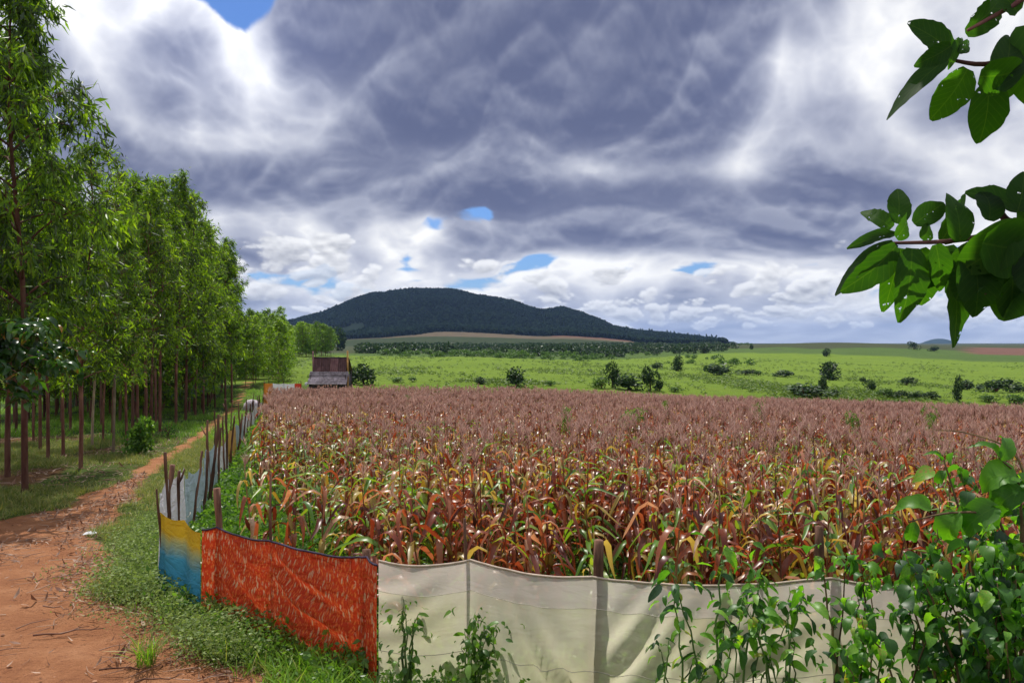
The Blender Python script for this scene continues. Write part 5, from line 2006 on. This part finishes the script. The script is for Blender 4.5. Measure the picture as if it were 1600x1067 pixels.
def shrub(name, label, cat, loc, stems, pool, leaf, n_per, rg, twig='twig', up=.35, group=None, cap=220, extra_mat=None, hang=.5):
    """Stems are polylines relative to loc; leaves sit along them. The first `cap` leaves are parts, the rest one mass."""
    root = thing(name, label, cat, loc, 0, group)
    spots = []
    for P, r in stems:
        P = np.array(P, float)
        n = 12
        t = np.linspace(0, len(P) - 1, n)
        Q = np.stack([np.interp(t, np.arange(len(P)), P[:, i]) for i in range(3)], -1)
        Q[1:-1] += rg.normal(0, .012, (n - 2, 3))
        mb = MB()
        add_tube(mb, Q, np.linspace(r, r * .25, n), 5, 0)
        obj('stem', mb.mesh('stem', [MAT[twig]], True), root)
        ln = np.linalg.norm(np.diff(Q, axis=0), axis=1).sum()
        m = max(3, int(ln * n_per * .88))
        for k in range(m):
            f = rg.uniform(.10, 1.0) ** .75 * (n - 1)
            b = np.array([np.interp(f, np.arange(n), Q[:, i]) for i in range(3)])
            a = k * 2.4 + rg.uniform(-.6, .6)
            if rg.uniform() < .45:                  # short side twig
                b = b + np.array([math.cos(a), math.sin(a), .35]) * rg.uniform(.04, .28)
            spots.append((b, a))
    rg.shuffle(spots)
    cam_l = np.array([0, 0, EYE]) - np.array(loc)
    spots.sort(key=lambda s: np.linalg.norm(s[0] - cam_l))
    rest = MB()
    for k, (b, a) in enumerate(spots):
        L = leaf * (.38 + 1.05 * rg.uniform() ** 1.3)
        tilt = R(rg.uniform(-45, 65) * hang + 10)
        if k < cap:
            obj('leaf', pool[rg.integers(0, len(pool))], root, tuple(b), (rg.uniform(-.7, .7), tilt, a), L)
        else:
            me = pool[rg.integers(0, len(pool))]
            V = np.zeros(len(me.vertices) * 3)
            me.vertices.foreach_get('co', V)
            M = Matrix.Rotation(a, 3, 'Z') @ Matrix.Rotation(tilt, 3, 'Y') @ Matrix.Rotation(rg.uniform(-.7, .7), 3, 'X')
            W = (V.reshape(-1, 3) * L) @ np.array(M).T + b
            nn = len(W) // 3
            kk = np.arange(nn - 1)[:, None] * 3
            rest.add(W, np.concatenate([kk + np.array([[0, 1, 4, 3]]), kk + np.array([[1, 2, 5, 4]])], 0))
    if rest.n:
        o = obj('inner_foliage', rest.mesh('inner_foliage', [pool[0].materials[0]], True), root)
        o['kind'] = 'stuff'
    return root


def fan(rg, n, h, spread, lean=(0, 0), base=.12):
    st = []
    for k in range(n):
        a = rg.uniform(0, 6.3)
        r = spread * rg.uniform(.2, 1)
        hh = h * rg.uniform(.6, 1.0)
        bx, by = base * rg.normal(), base * rg.normal()
        e = np.array([bx + r * math.cos(a) + lean[0], by + r * math.sin(a) + lean[1], hh])
        st.append(([(bx, by, -.08), (bx + (e[0] - bx) * .3, by + (e[1] - by) * .3, hh * .5), (bx + (e[0] - bx) * .7, by + (e[1] - by) * .7, hh * .85), tuple(e)], .012 * rg.uniform(.7, 1.3)))
    return st


def build_near_plants():
    rg = np.random.default_rng(91)
    weed = leaf_pool('weed', 6, 'oval', 1, .5, .12)
    thick = leaf_pool('thicket', 8, 'heart', 2, .58, .10, (30, 120), seg=9)
    thin = leaf_pool('thicket', 6, 'oval', 3, .42, .14, (20, 100))
    big = leaf_pool('big', 6, 'heart', 4, .62, .16, (40, 120), seg=12)
    at = lambda u, y: ((u - 800) / FPX * y, y, gzs((u - 800) / FPX * y, y))
    # seedlings in front of the white sheet
    shrub('weed_plant', 'slender leafy weed before the left end of the white sheet', 'weed', at(634, 7.35), fan(rg, 6, 1.08, .16, base=.03), weed, .085, 20, rg, 'greenstem', group='leafy plants before the white sheet')
    shrub('weed_plant', 'bushy leafy weed before the thin post of the white sheet', 'weed', at(742, 7.3), fan(rg, 8, 1.02, .15, base=.04), weed, .095, 28, rg, 'greenstem', group='leafy plants before the white sheet')
    # climbing clump
    shrub('climbing_weed', 'tall climbing weed clump left of the dark post before the white sheet', 'weed', at(1135, 6.75), fan(rg, 9, 1.75, .50, base=.16), thin, .14, 20, rg, 'greenstem', group='leafy plants before the white sheet')
    shrub('climbing_weed', 'smaller climbing weed clump between the tall one and the dark post', 'weed', at(1235, 6.7), fan(rg, 6, 1.5, .40, base=.12), thin, .14, 17, rg, 'greenstem', group='leafy plants before the white sheet')
    shrub('climbing_weed', 'thin creeper with hanging leaves at the left of the tall climbing clump', 'weed', at(1050, 6.8), fan(rg, 4, 1.15, .30, base=.08), thin, .12, 14, rg, 'greenstem', group='leafy plants before the white sheet')
    # the thicket, from left to right
    shrub('thicket_shrub', 'leafy shrub right of the dark post, leftmost of the thicket', 'shrub', at(1360, 6.3), fan(rg, 8, 1.72, .58, base=.2), thick, .135, 20, rg, 'twig', group='shrubs of the right thicket')
    shrub('thicket_shrub', 'dense shrub in the middle of the right thicket', 'shrub', at(1470, 5.9), fan(rg, 13, 2.0, .58, base=.2), thick, .14, 25, rg, 'twig', group='shrubs of the right thicket')
    shrub('thicket_shrub', 'dark shrub low in the right corner of the photo', 'shrub', at(1570, 5.4), fan(rg, 20, 1.75, .62, base=.25), thick, .125, 34, rg, 'twig', group='shrubs of the right thicket')
    shrub('thicket_shrub', 'tall shrub reaching up at the right margin', 'shrub', at(1600, 6.4), fan(rg, 14, 2.5, .50, base=.25), thick, .155, 24, rg, 'twig', group='shrubs of the right thicket')
    shrub('thicket_shrub', 'low leafy shrub filling the foot of the thicket', 'shrub', at(1450, 5.4), fan(rg, 12, 1.1, .55, base=.3), thin, .12, 26, rg, 'twig', group='shrubs of the right thicket')
    # big leaved plant in the thicket
    loc = at(1565, 6.0)
    root = thing('big_leaved_plant', 'plant with very large bright green leaves in the right thicket', 'plant', loc)
    L = np.array(loc)
    pt = lambda u, v, y: np.array([(u - 800) / FPX * y, y, EYE - (v - HOR) / FPX * y]) - L
    stems = [[(0, 0, -.05), pt(1590, 900, 6.0), pt(1560, 800, 5.95), pt(1480, 800, 5.9), pt(1420, 815, 5.85)], [(0, 0, -.05), pt(1600, 850, 6.1), pt(1590, 740, 6.05), pt(1560, 715, 6.0)],
             [(.1, .1, -.05), pt(1620, 820, 6.1), pt(1590, 700, 6.1), pt(1500, 672, 6.1), pt(1425, 672, 6.1)], [(0, .1, -.05), pt(1520, 880, 6.1), pt(1500, 800, 6.1), pt(1472, 710, 6.1)]]
    for k, P in enumerate(stems):
        P = np.array(P)
        t = np.linspace(0, len(P) - 1, 16)
        Q = np.stack([np.interp(t, np.arange(len(P)), P[:, i]) for i in range(3)], -1)
        Q[1:-1] = (Q[:-2] + 2 * Q[1:-1] + Q[2:]) / 4
        mb = MB()
        add_tube(mb, Q, np.linspace(.016, .005, 16) if k != 2 else np.linspace(.012, .003, 16), 6)
        obj('stem', mb.mesh('stem', [MAT['twig']], True), root)
    for (u0, v0, u1, v1, y, w) in ((1455, 795, 1395, 762, 5.9, .62), (1590, 745, 1520, 720, 6.0, .9), (1600, 765, 1520, 790, 5.95, .7), (1560, 790, 1470, 830, 5.9, .7), (1500, 800, 1440, 860, 5.9, .7), (1590, 740, 1640, 800, 6.0, .8),
                                   (1560, 715, 1540, 665, 6.0, .55), (1475, 735, 1455, 765, 6.1, .6), (1470, 720, 1460, 690, 6.1, .5), (1500, 790, 1530, 850, 6.0, .7), (1565, 720, 1595, 655, 6.0, .55), (1550, 790, 1600, 850, 5.9, .8), (1430, 815, 1415, 870, 5.9, .6)):
        a, b = pt(u0, v0, y), pt(u1, v1, y - .05)
        X = Vector(b - a)
        ln = X.length
        X.normalize()
        N = Vector((rg.uniform(-.7, .7), -.45, rg.uniform(.2, 1.1)))
        Y = N.cross(X).normalized()
        Z = X.cross(Y)
        o = obj('leaf', big[rg.integers(0, 6)], root)
        o.matrix_local = Matrix.Translation(a) @ Matrix((X, Y, Z)).transposed().to_4x4() @ Matrix.Diagonal((ln * .95, ln * .66 * w / .62, ln * .95, 1))


build_near_plants()


# ------------------------------------------------------------------ overhanging branch, near the camera
def build_overhang():
    rg = np.random.default_rng(17)
    pool = leaf_pool('teak', 8, 'oval', 6, .62, .07, (8, 55), seg=14)
    bx, by = 2.55, 1.75
    base = np.array([bx, by, gzs(bx, by)])
    root = thing('broadleaf_tree', 'broad leaved tree hanging two leafy branches into the upper right', 'tree', tuple(base))
    pt = lambda u, v, y: np.array([(u - 800) / FPX * y, y, EYE - (v - HOR) / FPX * y]) - base
    mb = MB()
    q = np.linspace(0, 1, 12)
    add_tube(mb, np.stack([.08 * np.sin(q * 4), .05 * np.sin(q * 5), -.2 + q * 4.2], -1), np.linspace(.10, .05, 12), 10, 0, .06, rg)
    obj('trunk', mb.mesh('trunk', [MAT['bark']], True), root)
    D = 2.3
    br = [[(.0, 0, 2.0), pt(1700, 20, 2.1), pt(1600, 88, D), pt(1535, 104, D), pt(1478, 92, D)], [(0, 0, 1.35), pt(1720, 330, 2.1), pt(1600, 352, D), pt(1500, 378, D), pt(1395, 380, D)],
          [(0, 0, 2.3), pt(1690, -90, 2.2), pt(1600, 0, D), pt(1512, 48, D)], [pt(1600, 352, D), pt(1570, 345, D + .02), pt(1545, 290, D + .05)], [pt(1600, 352, D), pt(1580, 420, D), pt(1530, 470, D + .03)]]
    for P in br:
        P = np.array(P)
        t = np.linspace(0, len(P) - 1, 16)
        Q = np.stack([np.interp(t, np.arange(len(P)), P[:, i]) for i in range(3)], -1)
        for _ in range(2):
            Q[1:-1] = (Q[:-2] + 2 * Q[1:-1] + Q[2:]) / 4
        mb = MB()
        add_tube(mb, Q, np.linspace(.016, .0045, 16), 7, 0, .05, rg)
        obj('branch', mb.mesh('branch', [MAT['redtwig']], True), root)
    # base (u, v), tip (u, v), width in px, depth, facing tilt
    LV = [(1488, 82, 1428, 28, 52, 2.30, .0), (1478, 94, 1382, 163, 44, 2.28, .3), (1486, 72, 1440, 104, 36, 2.22, -.4), (1512, 108, 1464, 194, 62, 2.30, .2), (1545, 130, 1543, 240, 68, 2.34, .1),
          (1508, 52, 1592, -14, 52, 2.32, -.3), (1498, 84, 1520, 62, 24, 2.28, .6), (1560, 142, 1602, 20, 70, 2.20, -.3), (1530, 120, 1625, 118, 78, 2.18, -.6), (1600, 60, 1560, 175, 70, 2.36, -.2), (1500, 60, 1485, 100, 20, 2.3, .9),
          (1600, 40, 1640, 160, 90, 2.25, -.2), (1590, 20, 1530, -60, 70, 2.3, .1),
          (1402, 350, 1412, 284, 46, 2.30, .1), (1394, 356, 1345, 320, 34, 2.30, .2), (1428, 350, 1484, 310, 42, 2.32, .2), (1400, 372, 1440, 328, 44, 2.24, -.5), (1400, 366, 1328, 372, 26, 2.28, .8), (1398, 380, 1304, 446, 50, 2.30, .2),
          (1400, 384, 1334, 464, 56, 2.24, -.4), (1408, 388, 1382, 492, 48, 2.30, .1), (1425, 388, 1422, 508, 70, 2.22, -.5), (1440, 388, 1470, 492, 50, 2.34, .2), (1462, 382, 1480, 462, 50, 2.20, -.5), (1480, 384, 1524, 546, 72, 2.28, -.3),
          (1500, 378, 1500, 282, 56, 2.28, -.3), (1470, 378, 1520, 300, 60, 2.34, -.1), (1545, 345, 1555, 282, 50, 2.26, -.4), (1550, 362, 1560, 462, 96, 2.20, -.5), (1575, 380, 1600, 505, 104, 2.26, -.2), (1530, 380, 1500, 470, 84, 2.24, -.4), (1590, 350, 1520, 440, 90, 2.16, -.6),
          (1600, 340, 1540, 268, 44, 2.30, .5), (1590, 330, 1610, 262, 60, 2.22, .4), (1560, 420, 1530, 492, 70, 2.35, .3), (1600, 430, 1570, 500, 90, 2.3, .2), (1610, 380, 1640, 480, 100, 2.2, -.3), (1600, 300, 1650, 350, 90, 2.25, -.2), (1440, 374, 1465, 345, 34, 2.3, .2),
          (1535, 380, 1640, 400, 110, 2.15, -.5), (1470, 392, 1440, 470, 60, 2.3, 0), (1520, 400, 1545, 500, 80, 2.22, -.2)]
    for (u0, v0, u1, v1, w, y, tl) in LV:
        dy = rg.uniform(-.05, .05)
        a, b = pt(u0, v0, y), pt(u1, v1, y + dy)
        X = Vector(b - a)
        ln = X.length
        X.normalize()
        N = Vector((rg.uniform(-.35, .35), -1.0, tl + rg.uniform(-.2, .2)))
        Y = N.cross(X).normalized()
        Z = X.cross(Y)
        wd = w / FPX * y
        o = obj('leaf', pool[rg.integers(0, 8)], root)
        o.matrix_local = Matrix.Translation(a) @ Matrix((X, Y, Z)).transposed().to_4x4() @ Matrix.Diagonal((ln * .98, wd / .62 * .82, ln, 1))
    # leaves added above the view to shade the overhanging branch
    for k in range(95):
        t0 = np.array([(rg.uniform(1500, 1720) - 800) / FPX * D, D + rg.uniform(-.3, .3), EYE + (HOR - rg.uniform(60, 520)) / FPX * D])
        a = t0 + np.array(sdir) * rg.uniform(1.55, 2.2) - base
        X = Vector((rg.normal(), rg.normal(), -.5)).normalized()
        Y = Vector((rg.normal() * .4, rg.normal() * .4, 1)).cross(X).normalized()
        Z = X.cross(Y)
        ln = rg.uniform(.16, .26)
        o = obj('leaf', pool[rg.integers(0, 8)], root)
        o.matrix_local = Matrix.Translation(a) @ Matrix((X, Y, Z)).transposed().to_4x4() @ Matrix.Diagonal((ln, ln, ln, 1))
    for k in range(5):  # branches that carry the added shading leaves
        e = np.array([(1480 + 50 * k - 800) / FPX * D, D, EYE + .3]) + np.array(sdir) * 1.8 - base
        mb = MB()
        add_tube(mb, [(0, 0, 3.2 + .15 * k), (e[0] * .4, e[1] * .4, 3.6), e + np.array([0, 0, .2]), e], [.03, .02, .012, .005], 6)
        obj('branch', mb.mesh('branch', [MAT['redtwig']], True), root)
    # broad leaved tree at the left margin, lower crown hanging into view
    rg = np.random.default_rng(19)
    bx, by = -11.9, 17.2
    mb_l = leaf_pool('broad', 6, 'oval', 9, .40, .12, (30, 100))
    st = []
    base = np.array([bx, by, gzs(bx, by)])
    for k in range(26):
        u, v = rg.uniform(-30, 150), rg.uniform(500, 640)
        y = by + rg.uniform(-1.2, 1.6)
        if u > 70 and v > 590:
            continue
        e = np.array([(u - 800) / FPX * y, y, EYE - (v - HOR) / FPX * y]) - base
        s0 = np.array([0, 0, min(3.6, max(1.6, e[2] + .3))])
        st.append(([tuple(s0), tuple(s0 * .5 + e * .5 + [0, 0, .25]), tuple(e)], .014))
    st.append(([(0, 0, -.2), (.05, 0, 2.0), (0, .05, 4.2)], .07))
    shrub('broadleaf_tree', 'low spreading tree with dark glossy leaves at the left margin', 'tree', tuple(base), st, mb_l, .26, 34, rg, 'bark', cap=260)


build_overhang()

# ------------------------------------------------------------------ hazy air
m = bpy.data.materials.new('haze air')
m.use_nodes = True
t = m.node_tree
t.nodes.clear()
o_ = t.nodes.new('ShaderNodeOutputMaterial')
pv = t.nodes.new('ShaderNodeVolumePrincipled')
pv.inputs['Color'].default_value = (.34, .54, 1.0, 1)
pv.inputs['Density'].default_value = 0.00005
pv.inputs['Anisotropy'].default_value = 0.2
t.links.new(pv.outputs[0], o_.inputs['Volume'])
mb = MB()
box(mb, (-13000, -60, -70), (13000, 14000, 330))
h = obj('haze', mb.mesh('haze', [m]))
tag(h, 'thin blue haze lying over the valley and the mountain', 'haze', kind='stuff')
